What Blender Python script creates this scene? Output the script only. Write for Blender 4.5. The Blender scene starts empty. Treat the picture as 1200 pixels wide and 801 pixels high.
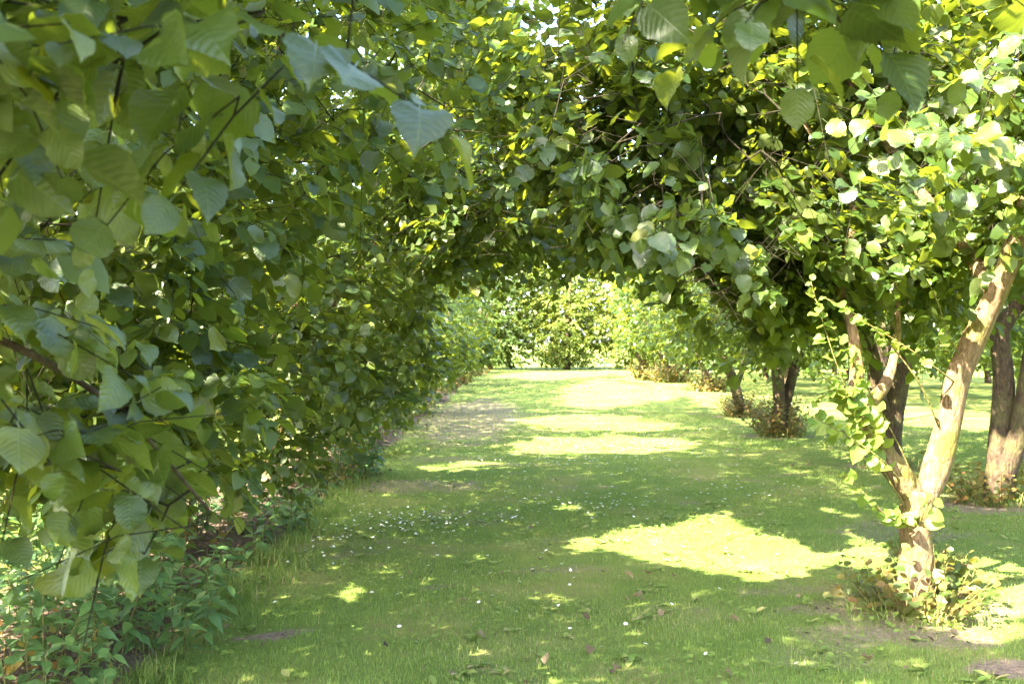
import bpy, math
import numpy as np
from mathutils import Vector, Matrix

# ------------------------------------------------------------------ camera, sky, sun, exposure
scene = bpy.context.scene
COL = scene.collection
CAM = np.array([0.0, 0.0, 1.55])
F1200 = 1333.0                      # focal length in pixels of the 1200 px wide photograph
cam_d = bpy.data.cameras.new("camera")
cam_d.sensor_width = 36.0
cam_d.lens = 40.0
cam_d.clip_start = 0.05
cam_d.clip_end = 3000
cam_d.dof.use_dof = True
cam_d.dof.focus_distance = 6.0
cam_d.dof.aperture_fstop = 8.0
cam = bpy.data.objects.new("camera", cam_d)
COL.objects.link(cam)
cam.location = CAM
cam.rotation_euler = (math.radians(90), 0, 0)
scene.camera = cam

SUN_EL = math.radians(42)
SH = np.array([-0.70, -0.714]); SH /= np.linalg.norm(SH)     # towards the sun, on the ground plan
TAN = math.tan(SUN_EL)
SUN = Vector((SH[0] * math.cos(SUN_EL), SH[1] * math.cos(SUN_EL), math.sin(SUN_EL)))
world = bpy.data.worlds.new("World")
scene.world = world
world.use_nodes = True
wn = world.node_tree
sky = wn.nodes.new("ShaderNodeTexSky")
sky.sky_type = 'NISHITA'
sky.sun_disc = False
sky.air_density = 0.8
sky.dust_density = 2.5
sky.ozone_density = 0.3
sky.sun_elevation = SUN_EL
sky.sun_rotation = math.atan2(SH[0], SH[1])
wn.links.new(sky.outputs[0], wn.nodes["Background"].inputs[0])
wn.nodes["Background"].inputs[1].default_value = 0.14
sl = bpy.data.lights.new("sun", 'SUN')
sl.energy = 5.0
sl.angle = math.radians(0.55)
sl.color = (1.0, 0.88, 0.66)
sun = bpy.data.objects.new("sun", sl)
COL.objects.link(sun)
sun.location = (-8, -8, 12)
sun.rotation_euler = SUN.to_track_quat('Z', 'Y').to_euler()
scene.view_settings.view_transform = 'Standard'
scene.view_settings.look = 'None'
scene.view_settings.gamma = 1
scene.view_settings.exposure = 3.95
scene.render.engine = 'CYCLES'
cy = scene.cycles
cy.max_bounces = 8
cy.diffuse_bounces = 5
cy.glossy_bounces = 2
cy.transmission_bounces = 4
cy.use_denoising = True
cy.sample_clamp_indirect = 6
cy.use_adaptive_sampling = False

RNG = np.random.default_rng(7)
UP = np.array([0, 0, 1.0])


# ------------------------------------------------------------------ small helpers
def nrm(a):
    return a / np.maximum(np.linalg.norm(a, axis=-1, keepdims=True), 1e-9)


def px_ground(x, y, z=0.0):
    d = F1200 * (CAM[2] - z) / (y - 400.5)
    return np.array([(x - 600) / F1200 * d, d])


def px_at(x, y, d):
    return np.array([(x - 600) / F1200 * d, d, CAM[2] - (y - 400.5) / F1200 * d])


def vnoise(x, y, s=1.0, seed=0):
    """smooth value noise in [0,1]"""
    x = np.asarray(x, float) / s; y = np.asarray(y, float) / s
    xi = np.floor(x).astype(np.int64); yi = np.floor(y).astype(np.int64)
    fx = x - xi; fy = y - yi
    fx = fx * fx * (3 - 2 * fx); fy = fy * fy * (3 - 2 * fy)

    def h(a, b):
        n = (a * 374761393 + b * 668265263 + seed * 974711) & 0x7fffffff
        n = ((n ^ (n >> 13)) * 1274126177) & 0x7fffffff
        return ((n ^ (n >> 16)) & 0xffff) / 65535.0
    return (h(xi, yi) * (1 - fx) + h(xi + 1, yi) * fx) * (1 - fy) + (h(xi, yi + 1) * (1 - fx) + h(xi + 1, yi + 1) * fx) * fy


def sstep(a, b, x):
    t = np.clip((x - a) / (b - a), 0, 1)
    return t * t * (3 - 2 * t)


def in_poly(px, py, poly):
    n = len(poly); inside = np.zeros(px.shape, bool); j = n - 1
    for i in range(n):
        xi, yi = poly[i]; xj, yj = poly[j]
        c = ((yi > py) != (yj > py)) & (px < (xj - xi) * (py - yi) / (yj - yi + 1e-12) + xi)
        inside ^= c; j = i
    return inside


def mesh_from(name, V, T, mat, uv=None, tint=None, smooth=True):
    me = bpy.data.meshes.new(name)
    V = np.asarray(V, np.float32); T = np.asarray(T, np.int32)
    k = T.shape[1]
    me.vertices.add(len(V)); me.vertices.foreach_set("co", V.ravel())
    me.loops.add(T.size); me.loops.foreach_set("vertex_index", T.ravel())
    me.polygons.add(len(T)); me.polygons.foreach_set("loop_start", np.arange(0, T.size, k, dtype=np.int32))
    if uv is not None:
        l = me.uv_layers.new(name="UVMap")
        l.data.foreach_set("uv", np.asarray(uv, np.float32)[T.ravel()].ravel())
    if tint is not None:
        a = me.attributes.new("tint", 'FLOAT', 'POINT')
        a.data.foreach_set("value", np.asarray(tint, np.float32))
    me.update(calc_edges=True)
    if smooth:
        me.polygons.foreach_set("use_smooth", np.ones(len(T), bool))
    if mat is not None:
        me.materials.append(mat)
    return me


def obj(name, me, parent=None, kind=None, matrix=None, loc=None):
    o = bpy.data.objects.new(name, me)
    COL.objects.link(o)
    if parent is not None:
        o.parent = parent
    if matrix is not None:
        o.matrix_basis = matrix
    if loc is not None:
        o.location = loc
    if kind:
        o["kind"] = kind
    return o


def thing(name, label, cat, loc, group=None):
    o = bpy.data.objects.new(name, None)
    o.empty_display_size = 0.2
    COL.objects.link(o)
    o.location = loc
    o["label"] = label; o["category"] = cat
    if group:
        o["group"] = group
    return o


# ------------------------------------------------------------------ leaf shapes (y along the blade, z the upper face)
def leaf_template(stations, widths, fold, curl, wave=0.0, serr=0.0, petiole=0.0, seed=0, twist=0.0):
    """cross stations left / mid / right, base and tip points"""
    r = np.random.default_rng(seed)
    V = [(0, 0, 0)]; uv = [(.5, 0)]
    rows = []
    for i, (v, w) in enumerate(zip(stations, widths)):
        zc = -curl * v * v
        row = []
        for sgn in (-1, 0, 1):
            ww = w * (1 + serr * (1 if i % 2 else -1)) if sgn else 0
            z = zc + fold * abs(sgn) * w + wave * sgn * math.sin(v * 9 + seed) + (r.uniform(-1, 1) * wave * .6 if sgn else 0) + twist * sgn * v * w
            row.append(len(V)); V.append((sgn * ww, v + (serr * .25 * (-1 if i % 2 else 1) if sgn else 0), z)); uv.append((.5 + sgn * ww, v))
        rows.append(row)
    tip = len(V); V.append((0.0, 1.0, -curl * 1.1)); uv.append((.5, 1))
    T = []
    a = rows[0]
    T += [(0, a[1], a[0]), (0, a[2], a[1])]
    for A, B in zip(rows[:-1], rows[1:]):
        T += [(A[0], A[1], B[0]), (A[1], B[1], B[0]), (A[1], A[2], B[1]), (A[2], B[2], B[1])]
    a = rows[-1]
    T += [(a[0], a[1], tip), (a[1], a[2], tip)]
    if petiole:
        n = len(V)
        V += [(-.012, 0.02, 0.0), (.012, 0.02, 0.0), (0.008, -petiole, .05), (-.008, -petiole, .05)]
        uv += [(.5, 0)] * 4
        T += [(n, n + 1, n + 2), (n, n + 2, n + 3)]
    return np.array(V, float), np.array(T, np.int32), np.array(uv, float)


def hazel_w(v):
    xs = [0, .03, .10, .24, .42, .58, .70, .80, .88, .94, 1.0]
    ws = [.07, .20, .32, .41, .43, .40, .33, .24, .13, .055, 0]
    return float(np.interp(v, xs, ws))


def lance_w(v):
    return float(np.interp(v, [0, .06, .2, .4, .6, .8, .93, 1], [.04, .16, .25, .25, .19, .10, .03, 0]))


def oval_w(v):
    return float(np.interp(v, [0, .06, .2, .45, .7, .88, 1], [.05, .16, .3, .37, .31, .15, 0]))


S_HI = [-.02] + list(np.linspace(.06, .95, 12))
HI = [leaf_template(S_HI, [hazel_w(max(v, .02)) for v in S_HI], f, c, w, .045, .34, s, tw) for s, (f, c, w, tw) in enumerate(
    [(.12, .14, .025, 0), (.34, .26, .035, .12), (.22, .46, .04, -.2), (-.16, .38, .045, .15), (.08, .05, .06, -.3), (.42, .16, .04, .3)])]
S_MID = [-.01, .40, .76]
MID = [leaf_template(S_MID, [hazel_w(max(v, .03)) for v in S_MID], f, c, w, .03, 0, s, tw) for s, (f, c, w, tw) in enumerate(
    [(.10, .10, .02, 0), (.28, .25, .02, .1), (-.12, .32, .03, -.15), (.20, .05, .04, .2)])]
LO = [leaf_template([.22, .68], [.40, .34], f, c) for f, c in [(.15, .1), (.3, .3), (-.1, .25)]]
LO4 = [leaf_template([.45], [.46], f, c) for f, c in [(.15, .1), (.3, .3)]]
S_N = list(np.linspace(.05, .95, 9))
NET = [leaf_template(S_N, [lance_w(v) for v in S_N], f, c, .015, .08, .14, s) for s, (f, c) in enumerate([(.25, .15), (.35, .35), (.1, .25)])]
NETLO = [leaf_template([.2, .6], [.25, .19], .25, .25)]
OVAL = [leaf_template([.06, .3, .6, .88], [.17, .33, .35, .15], f, c, .02, 0, .2, s) for s, (f, c) in enumerate([(.2, .1), (.3, .3)])]


def stamp(templates, C, A, N, S, tint, rng):
    """place leaves: base points C, blade axis A, upper normal N, length S"""
    A = nrm(A); N = nrm(N - (N * A).sum(1, keepdims=True) * A); X = np.cross(A, N)
    which = rng.integers(0, len(templates), len(C))
    Vs, Ts, Us, Ws = [], [], [], []
    off = 0
    for k, (tv, tt, tu) in enumerate(templates):
        m = which == k
        n = int(m.sum())
        if not n:
            continue
        s = S[m][:, None, None]
        P = C[m][:, None, :] + s * (tv[None, :, 0:1] * X[m][:, None, :] + tv[None, :, 1:2] * A[m][:, None, :] + tv[None, :, 2:3] * N[m][:, None, :])
        Vs.append(P.reshape(-1, 3))
        Ts.append((tt[None] + (np.arange(n) * len(tv))[:, None, None]).reshape(-1, 3) + off)
        Us.append(np.tile(tu, (n, 1)))
        Ws.append(np.repeat(tint[m], len(tv)))
        off += n * len(tv)
    return np.concatenate(Vs), np.concatenate(Ts), np.concatenate(Us), np.concatenate(Ws)


def leaf_matrix(c, a, n, s):
    a = a / np.linalg.norm(a); n = n - n.dot(a) * a; n = n / np.linalg.norm(n); x = np.cross(a, n)
    M = Matrix.Identity(4)
    for i in range(3):
        M[i][0] = x[i] * s; M[i][1] = a[i] * s; M[i][2] = n[i] * s; M[i][3] = c[i]
    return M


def tube(P, R, sides=8, rough=0.0, seed=0, cap=True):
    """tube along a polyline P with radii R -> verts, triangles"""
    P = np.asarray(P, float); R = np.asarray(R, float)
    D = nrm(np.gradient(P, axis=0))
    ref = np.array([0.3, 0.9, 0.2]) if abs(D[0][2]) > .8 else UP
    U = nrm(np.cross(D, ref)); W = np.cross(D, U)
    th = np.linspace(0, 2 * math.pi, sides, endpoint=False)
    r = np.random.default_rng(seed)
    ph = r.uniform(0, 6.28, 4)
    t = np.linspace(0, 1, len(P))
    rad = R[:, None] * (1 + rough * (np.sin(3 * th[None] + ph[0] + 4 * t[:, None]) * .5 + np.sin(5 * th[None] + ph[1] - 9 * t[:, None]) * .3 + np.sin(2 * th[None] + ph[2] + 23 * t[:, None]) * .35 + r.normal(0, .18, (len(P), sides))))
    V = P[:, None, :] + rad[..., None] * (np.cos(th)[None, :, None] * U[:, None, :] + np.sin(th)[None, :, None] * W[:, None, :])
    V = V.reshape(-1, 3)
    i = np.arange(len(P) - 1)[:, None] * sides; j = np.arange(sides)[None]; k = (j + 1) % sides
    a = i + j; b = i + k; c = a + sides; d = b + sides
    T = np.concatenate([np.stack([a, b, c], -1).reshape(-1, 3), np.stack([b, d, c], -1).reshape(-1, 3)])
    if cap:
        n = len(V)
        V = np.vstack([V, P[0], P[-1]])
        jj = np.arange(sides); kk = (jj + 1) % sides; e = (len(P) - 1) * sides
        T = np.vstack([T, np.stack([kk, jj, np.full(sides, n)], -1), np.stack([e + jj, e + kk, np.full(sides, n + 1)], -1)])
    return V, T


def spline(pts, n):
    """Catmull-Rom through pts (any width of rows)"""
    P = np.asarray(pts, float)
    P = np.vstack([2 * P[0] - P[1], P, 2 * P[-1] - P[-2]])
    t = np.linspace(0, len(P) - 3 - 1e-6, n)
    i = t.astype(int); f = (t - i)[:, None]
    a, b, c, d = P[i], P[i + 1], P[i + 2], P[i + 3]
    return .5 * (2 * b + (c - a) * f + (2 * a - 5 * b + 4 * c - d) * f ** 2 + (3 * b - a - 3 * c + d) * f ** 3)


def join(parts):
    V, T, off = [], [], 0
    for v, t in parts:
        V.append(v); T.append(t + off); off += len(v)
    return np.concatenate(V), np.concatenate(T)


# ------------------------------------------------------------------ materials
def new_mat(name):
    m = bpy.data.materials.new(name)
    m.use_nodes = True
    nt = m.node_tree
    nt.nodes.clear()
    out = nt.nodes.new("ShaderNodeOutputMaterial")
    return m, nt, out


def N(nt, t, **kw):
    n = nt.nodes.new(t)
    for k, v in kw.items():
        setattr(n, k, v)
    return n


def math_n(nt, op, a, b=None, clamp=False):
    n = N(nt, "ShaderNodeMath", operation=op, use_clamp=clamp)
    for i, v in enumerate((a, b)):
        if v is None:
            continue
        if isinstance(v, (int, float)):
            n.inputs[i].default_value = v
        else:
            nt.links.new(v, n.inputs[i])
    return n.outputs[0]


def ramp(nt, fac, stops):
    n = N(nt, "ShaderNodeValToRGB")
    el = n.color_ramp.elements
    while len(el) < len(stops):
        el.new(0.5)
    for e, (p, c) in zip(el, stops):
        e.position = p; e.color = (*c, 1)
    nt.links.new(fac, n.inputs[0])
    return n.outputs[0]


def leaf_material(name, stops, under, trans, tfac=.43, rough=.44, spec=.36, single=False, veins=0):
    m, nt, out = new_mat(name)
    L = nt.links.new
    if single:
        rnd = N(nt, "ShaderNodeObjectInfo").outputs["Random"]
    else:
        rnd = N(nt, "ShaderNodeAttribute", attribute_name="tint").outputs["Fac"]
    colr = ramp(nt, rnd, stops)
    geo = N(nt, "ShaderNodeNewGeometry")
    mix = N(nt, "ShaderNodeMix", data_type='RGBA')
    L(geo.outputs["Backfacing"], mix.inputs[0]); L(colr, mix.inputs[6]); mix.inputs[7].default_value = (*under, 1)
    base = mix.outputs[2]
    p = N(nt, "ShaderNodeBsdfPrincipled")
    p.inputs["Roughness"].default_value = rough
    p.inputs["Specular IOR Level"].default_value = spec
    tr = N(nt, "ShaderNodeBsdfTranslucent")
    tmix = N(nt, "ShaderNodeMix", data_type='RGBA', blend_type='MULTIPLY')
    tmix.inputs[0].default_value = 1.0
    tmix.inputs[6].default_value = (*trans, 1)
    L(ramp(nt, rnd, [(0, (.8, .88, .8)), (.5, (1, 1, 1)), (1, (1.15, 1.05, .9))]), tmix.inputs[7])
    L(tmix.outputs[2], tr.inputs["Color"])
    if veins:
        uv = N(nt, "ShaderNodeUVMap", uv_map="UVMap")
        s = N(nt, "ShaderNodeSeparateXYZ"); L(uv.outputs[0], s.inputs[0])
        au = math_n(nt, 'ABSOLUTE', math_n(nt, 'SUBTRACT', s.outputs[0], .5))
        ph = math_n(nt, 'MULTIPLY', math_n(nt, 'SUBTRACT', s.outputs[1], math_n(nt, 'ADD', math_n(nt, 'MULTIPLY', au, .5), math_n(nt, 'MULTIPLY', math_n(nt, 'MULTIPLY', au, au), 1.2))), veins * 6.2832)
        wv = math_n(nt, 'SINE', ph)
        line = math_n(nt, 'MULTIPLY', math_n(nt, 'SUBTRACT', wv, .82, True), 5.5, True)
        rib = math_n(nt, 'SUBTRACT', 1.0, math_n(nt, 'MULTIPLY', au, 42.0, True), True)
        lines = math_n(nt, 'MAXIMUM', line, rib)
        noi = N(nt, "ShaderNodeTexNoise"); noi.inputs["Scale"].default_value = 9; L(uv.outputs[0], noi.inputs["Vector"])
        blot = ramp(nt, noi.outputs[0], [(.3, (.82, .84, .8)), (.7, (1.12, 1.1, 1.05))])
        mm = N(nt, "ShaderNodeMix", data_type='RGBA', blend_type='MULTIPLY'); mm.inputs[0].default_value = 1
        L(base, mm.inputs[6]); L(blot, mm.inputs[7])
        m2 = N(nt, "ShaderNodeMix", data_type='RGBA')
        L(math_n(nt, 'MULTIPLY', lines, .4), m2.inputs[0]); L(mm.outputs[2], m2.inputs[6]); m2.inputs[7].default_value = (.12, .17, .045, 1)
        base = m2.outputs[2]
        n3 = N(nt, "ShaderNodeTexNoise"); n3.inputs["Scale"].default_value = 14; n3.inputs["Detail"].default_value = 4
        oi = N(nt, "ShaderNodeObjectInfo"); va = N(nt, "ShaderNodeVectorMath", operation='ADD')
        L(uv.outputs[0], va.inputs[0]); L(oi.outputs["Location"], va.inputs[1]); L(va.outputs[0], n3.inputs["Vector"])
        m3 = N(nt, "ShaderNodeMix", data_type='RGBA')
        L(ramp(nt, n3.outputs[0], [(.66, (0, 0, 0)), (.74, (.7, .7, .7))]), m3.inputs[0]); L(base, m3.inputs[6]); m3.inputs[7].default_value = (.10, .065, .02, 1)
        base = m3.outputs[2]
        b = N(nt, "ShaderNodeBump"); b.inputs["Strength"].default_value = .24; b.inputs["Distance"].default_value = .003
        L(math_n(nt, 'ADD', math_n(nt, 'MULTIPLY', wv, -.5), math_n(nt, 'MULTIPLY', rib, -1.2)), b.inputs["Height"])
        L(b.outputs[0], p.inputs["Normal"])
    L(base, p.inputs["Base Color"])
    ms = N(nt, "ShaderNodeMixShader"); ms.inputs[0].default_value = tfac
    L(p.outputs[0], ms.inputs[1]); L(tr.outputs[0], ms.inputs[2]); L(ms.outputs[0], out.inputs[0])
    return m


HZ = [(0, (.020, .042, .010)), (.45, (.036, .069, .011)), (.8, (.064, .100, .013)), (1, (.12, .13, .02))]
HZN = [(0, (.014, .032, .012)), (.35, (.024, .050, .013)), (.65, (.040, .076, .011)), (.9, (.070, .105, .014)), (1, (.12, .13, .02))]
HZU = (.064, .09, .024)
HZT = (.23, .285, .018)
M_LEAF = leaf_material("hazel_foliage", HZ, HZU, HZT)
M_LEAF1 = leaf_material("hazel_leaf", HZN, (.050, .076, .022), HZT, .34, .43, .65, single=True, veins=8)
FR = [(0, (.07, .15, .03)), (.5, (.11, .19, .035)), (1, (.18, .22, .04))]
M_SHOOT1 = leaf_material("fresh_shoot_leaf", FR, (.13, .18, .06), (.42, .50, .06), single=True, veins=8)
M_BASAL = leaf_material("basal_leaf", [(0, (.045, .070, .016)), (.45, (.080, .085, .020)), (.75, (.12, .085, .025)), (1, (.17, .085, .035))], (.10, .09, .035), (.32, .27, .035))
M_BASAL1 = leaf_material("basal_shoot_leaf", [(0, (.034, .070, .014)), (.5, (.060, .084, .018)), (.8, (.095, .075, .024)), (1, (.14, .07, .034))], (.085, .08, .035), (.28, .26, .035), single=True, veins=7)
M_AUT1 = leaf_material("yellowing_leaf", [(0, (.12, .14, .03)), (.5, (.25, .18, .04)), (1, (.30, .11, .05))], (.2, .15, .06), (.5, .3, .06), single=True, veins=7)
M_NET1 = leaf_material("nettle_leaf", [(0, (.055, .115, .042)), (.6, (.075, .16, .05)), (1, (.12, .21, .055))], (.09, .14, .07), (.22, .36, .06), .3, .5, .4, single=True, veins=6)
M_NET = leaf_material("weed_foliage", [(0, (.045, .10, .035)), (.6, (.07, .14, .045)), (1, (.13, .19, .06))], (.09, .14, .07), (.22, .36, .06), .3, .5, .4)
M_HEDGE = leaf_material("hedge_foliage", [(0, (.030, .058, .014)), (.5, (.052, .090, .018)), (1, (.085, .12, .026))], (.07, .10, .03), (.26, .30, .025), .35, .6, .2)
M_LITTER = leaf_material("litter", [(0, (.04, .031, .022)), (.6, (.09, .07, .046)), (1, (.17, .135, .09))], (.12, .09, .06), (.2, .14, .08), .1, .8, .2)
M_HEDGE_SUNLIT = leaf_material("sunlit_hedge_foliage", [(0, (.055, .088, .016)), (.5, (.090, .125, .022)), (1, (.13, .155, .03))], (.09, .12, .03), (.30, .34, .03), .35, .6, .2)  # brighter copy of the hedge foliage, sunlight put into its colour
M_FIELD = leaf_material("field_bush_foliage", [(0, (.09, .11, .022)), (.6, (.14, .15, .03)), (1, (.24, .17, .04))], (.13, .14, .05), (.4, .38, .05), .35)
M_GRASS = leaf_material("grass_blades", [(0, (.090, .160, .030)), (.5, (.135, .210, .044)), (.85, (.20, .235, .065)), (1, (.36, .29, .15))], (.135, .205, .05), (.30, .40, .06), .25, .6, .15)
M_DRY = leaf_material("dry_leaf", [(0, (.09, .06, .035)), (.6, (.16, .11, .07)), (1, (.22, .17, .11))], (.3, .22, .15), (.3, .2, .1), .1, .8, .2, single=True, veins=7)
M_PETAL = leaf_material("daisy_petal", [(0, (.78, .78, .76)), (1, (.85, .85, .85))], (.7, .68, .7), (.6, .6, .6), .15, .6, .3)


def bark_material(name, dark, light, moss, mossy=.5):
    m, nt, out = new_mat(name)
    L = nt.links.new
    tc = N(nt, "ShaderNodeTexCoord")
    mp = N(nt, "ShaderNodeMapping"); mp.inputs["Scale"].default_value = (1, 1, .35); L(tc.outputs["Object"], mp.inputs[0])
    n1 = N(nt, "ShaderNodeTexNoise"); n1.inputs["Scale"].default_value = 42; n1.inputs["Detail"].default_value = 6; n1.inputs["Roughness"].default_value = .65; L(mp.outputs[0], n1.inputs["Vector"])
    n2 = N(nt, "ShaderNodeTexNoise"); n2.inputs["Scale"].default_value = 6; n2.inputs["Detail"].default_value = 4; L(tc.outputs["Object"], n2.inputs["Vector"])
    v = N(nt, "ShaderNodeTexVoronoi", feature='DISTANCE_TO_EDGE'); v.inputs["Scale"].default_value = 26; L(mp.outputs[0], v.inputs["Vector"])
    c = ramp(nt, n1.outputs[0], [(.3, dark), (.7, light)])
    mx = N(nt, "ShaderNodeMix", data_type='RGBA')
    L(math_n(nt, 'MULTIPLY', ramp(nt, n2.outputs[0], [(.45, (0, 0, 0)), (.62, (1, 1, 1))]), mossy), mx.inputs[0])
    L(c, mx.inputs[6]); mx.inputs[7].default_value = (*moss, 1)
    p = N(nt, "ShaderNodeBsdfPrincipled"); p.inputs["Roughness"].default_value = .85; p.inputs["Specular IOR Level"].default_value = .2
    cr = N(nt, "ShaderNodeMix", data_type='RGBA', blend_type='MULTIPLY'); cr.inputs[0].default_value = .4
    L(mx.outputs[2], cr.inputs[6]); L(ramp(nt, v.outputs[0], [(.0, (.35, .32, .3)), (.10, (.9, .9, .9)), (.3, (1.1, 1.1, 1.1))]), cr.inputs[7])
    L(cr.outputs[2], p.inputs["Base Color"])
    b = N(nt, "ShaderNodeBump"); b.inputs["Strength"].default_value = 1.0; b.inputs["Distance"].default_value = .02
    L(math_n(nt, 'ADD', n1.outputs[0], math_n(nt, 'MULTIPLY', v.outputs[0], .8)), b.inputs["Height"]); L(b.outputs[0], p.inputs["Normal"])
    L(p.outputs[0], out.inputs[0])
    return m


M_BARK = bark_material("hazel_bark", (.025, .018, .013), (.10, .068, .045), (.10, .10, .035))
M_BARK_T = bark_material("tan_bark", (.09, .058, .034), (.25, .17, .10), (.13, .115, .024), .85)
M_TWIG = bark_material("twig_bark", (.012, .010, .006), (.030, .024, .013), (.03, .033, .012), .4)
M_STEM = bark_material("green_stem", (.10, .11, .03), (.17, .16, .05), (.16, .09, .04), .4)


# ------------------------------------------------------------------ where the sun reaches in: gaps in the crowns
def gpoly(pts):
    return [tuple(px_ground(x, y)) for x, y in pts]


LIT = [
    gpoly([(665, 642), (715, 618), (780, 612), (850, 603), (905, 625), (955, 648), (948, 684), (890, 692), (820, 670), (740, 660)]),
    gpoly([(945, 655), (995, 620), (1050, 636), (1045, 660), (1000, 676)]),
    gpoly([(1105, 712), (1118, 650), (1190, 658), (1230, 692), (1150, 728)]),
    gpoly([(580, 521), (640, 512), (720, 510), (810, 515), (790, 529), (620, 534)]),
    gpoly([(597, 491), (690, 484), (745, 489), (810, 500), (760, 507), (640, 504)]),
    gpoly([(655, 457), (700, 441), (770, 455), (815, 463), (710, 479), (655, 476)]),
    gpoly([(570, 441), (620, 434.5), (740, 434), (700, 441), (640, 446)]),
    gpoly([(380, 692), (405, 684), (432, 697), (425, 706), (390, 702)]),
    gpoly([(662, 596), (685, 588), (706, 598), (690, 606)]),
    gpoly([(965, 604), (985, 596), (1003, 606), (985, 612)]),
    gpoly([(930, 474), (1010, 469), (1175, 485), (1175, 507), (1060, 497), (940, 487)]),
    gpoly([(500, 548), (560, 540), (600, 545), (540, 556)]),
    gpoly([(620, 700), (640, 696), (650, 706), (630, 709)]),
]
LIT_H = [  # lit things above the ground: centre, radius (a ball the sun must reach)
    ((2.24, 6.25, .45), .20), ((2.26, 6.25, .75), .22), ((2.33, 6.25, 1.0), .22), ((2.45, 6.25, 1.3), .20), ((2.05, 6.2, .95), .22),
    ((1.85, 6.1, 1.1), .3), ((1.8, 6.0, 1.35), .28), ((2.0, 6.0, .8), .25), ((2.35, 5.95, .3), .2),
    ((1.75, 5.9, 1.6), .34), ((1.7, 5.9, 1.25), .34), ((2.1, 6.0, .62), .3), ((2.05, 5.95, 1.5), .3), ((1.9, 5.9, 1.9), .25),
    ((2.6, 4.7, 2.9), .75, .9), ((1.5, 4.8, 2.75), .55, .9), ((3.0, 5.2, 2.2), .4, .9), ((.8, 5.2, 3.0), .4, .9), ((2.0, 5.0, 2.3), .4, .9), ((4.7, 10.8, .35), .3), ((-2.45, 12.0, .7), .12), ((-2.4, 12.0, 1.15), .12),
]


def sun_gap(P, own=False):
    """True where a leaf would shade one of the sunny places"""
    h = P[:, 2] / TAN
    gx = P[:, 0] - SH[0] * h; gy = P[:, 1] - SH[1] * h
    jx = (vnoise(gx, gy, .42, 3) - .5) * .6 + (vnoise(gx, gy, .13, 4) - .5) * .34 + (vnoise(P[:, 0], P[:, 1] + P[:, 2] * 3, .17, 3) - .5) * .14
    jy = (vnoise(gx, gy, .42, 5) - .5) * .8 + (vnoise(gx, gy, .13, 6) - .5) * .4 + (vnoise(P[:, 1], P[:, 0] - P[:, 2] * 3, .17, 5) - .5) * .14
    k = np.interp(gy, [8.5, 11, 40], [.5, 1.0, 2.0])
    m = np.zeros(len(P), bool)
    for poly in LIT:
        m |= in_poly(gx + jx * k, gy + jy * k, poly)
    S = np.array(SUN)
    for c, r, *tm in LIT_H:
        if tm and own:
            continue
        D = P - np.array(c)
        t = D @ S
        d = np.linalg.norm(D - t[:, None] * S[None], axis=1)
        m |= (t > (tm[0] if tm else .45)) & (d < r + jx * .3)
    return m


def lane_clear(P):
    """the mown lane stays open: no leaves hang into it"""
    x, y, z = P.T
    nz = (vnoise(x * 1.0 + z, y + z * .7, .5, 11) - .5)
    xl = np.interp(y, [0, 3, 8, 14, 30, 60], [-.6, -.95, -1.15, -1.15, -1.15, -.9])
    xl = xl + np.clip(z - .9, -.5, 1.2) * .45 + nz * .5 + (vnoise(y, z * 1.4, 1.5, 12) - .5) * .75
    xr = np.interp(y, [0, 6, 14, 25, 45, 60], [2.2, 1.15, 1.9, 2.6, 4.0, 5.0]) + nz * .5
    bed = (x < 0) & (y > 3) & (z < np.interp(y, [3, 7, 8, 11, 13, 20], [.85, .8, .5, .5, .35, .3]) + nz * .3)
    bed |= (y > .8) & (y <= 3) & (x < 0) & (x > -1.7) & ((z < np.interp(x / y, [-.5, -.36, -.28, -.2], [1.22, 1.06, 1.12, 1.75]) + nz * .12))
    floor = np.interp(y, [0, 4, 8, 11, 13, 16, 18, 70], [2.0, 2.0, 1.85, 2.05, 2.3, 3.0, 9, 9]) + nz * .35
    return ((x > xl) & (x < xr) & (z < floor)) | bed


# ------------------------------------------------------------------ ground
def bed_edge(y):
    return -1.72 + .22 * (vnoise(y, y * 0, 1.3, 21) - .5) + .1 * (vnoise(y, y * 0, .35, 22) - .5)


RIGHT_TREES = {  # base positions read off the ground
    'T1': px_ground(1072, 712), 'T2': px_ground(1042, 546), 'T3': px_ground(1168, 588), 'T4': px_ground(914, 512),
    'T5': px_ground(869, 488), 'T6': px_ground(832, 459), 'T7': px_ground(786, 448), 'T8': px_ground(757, 445), }


def bare(x, y):
    b = sstep(.02, -.18, x - bed_edge(y)) * sstep(-3.3, -2.9, x)

    def ell(cx, cy_, rx, ry, s):
        q = np.sqrt(((x - cx) / rx) ** 2 + ((y - cy_) / ry) ** 2) + .55 * (vnoise(x, y, .22, 31) - .5) + .3 * (vnoise(x, y, .07, 32) - .5)
        return s * sstep(1.15, .65, q)
    for e in [(-.85, 24, 1.2, 8, .55), (-1.33, 6.0, .26, .10, .9), (-1.12, 6.15, .17, .07, .9), (-.98, 6.05, .08, .04, .8), (2.2, 6.15, .55, .4, .6), (2.42, 5.45, .3, .2, .8), (1.7, 6.0, .25, .2, .4),
              (-1.1, 12.2, .9, .6, .5), (1.55, 5.6, .4, .3, .35), (.5, 8.9, .35, .3, .3), (4.6, 10.7, .8, .6, .7), (3.1, 9.3, .7, .6, .45), (-.9, 15.0, .8, .6, .4), (1.1, 6.5, .5, .3, .25)]:
        b = np.maximum(b, ell(*e))
    for p in RIGHT_TREES.values():
        b = np.maximum(b, ell(p[0], p[1], .7, .6, .6))
    b = np.maximum(b, .45 * sstep(.66, .82, vnoise(x, y, .55, 41) * .7 + vnoise(x, y, .16, 42) * .3))
    return b


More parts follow.
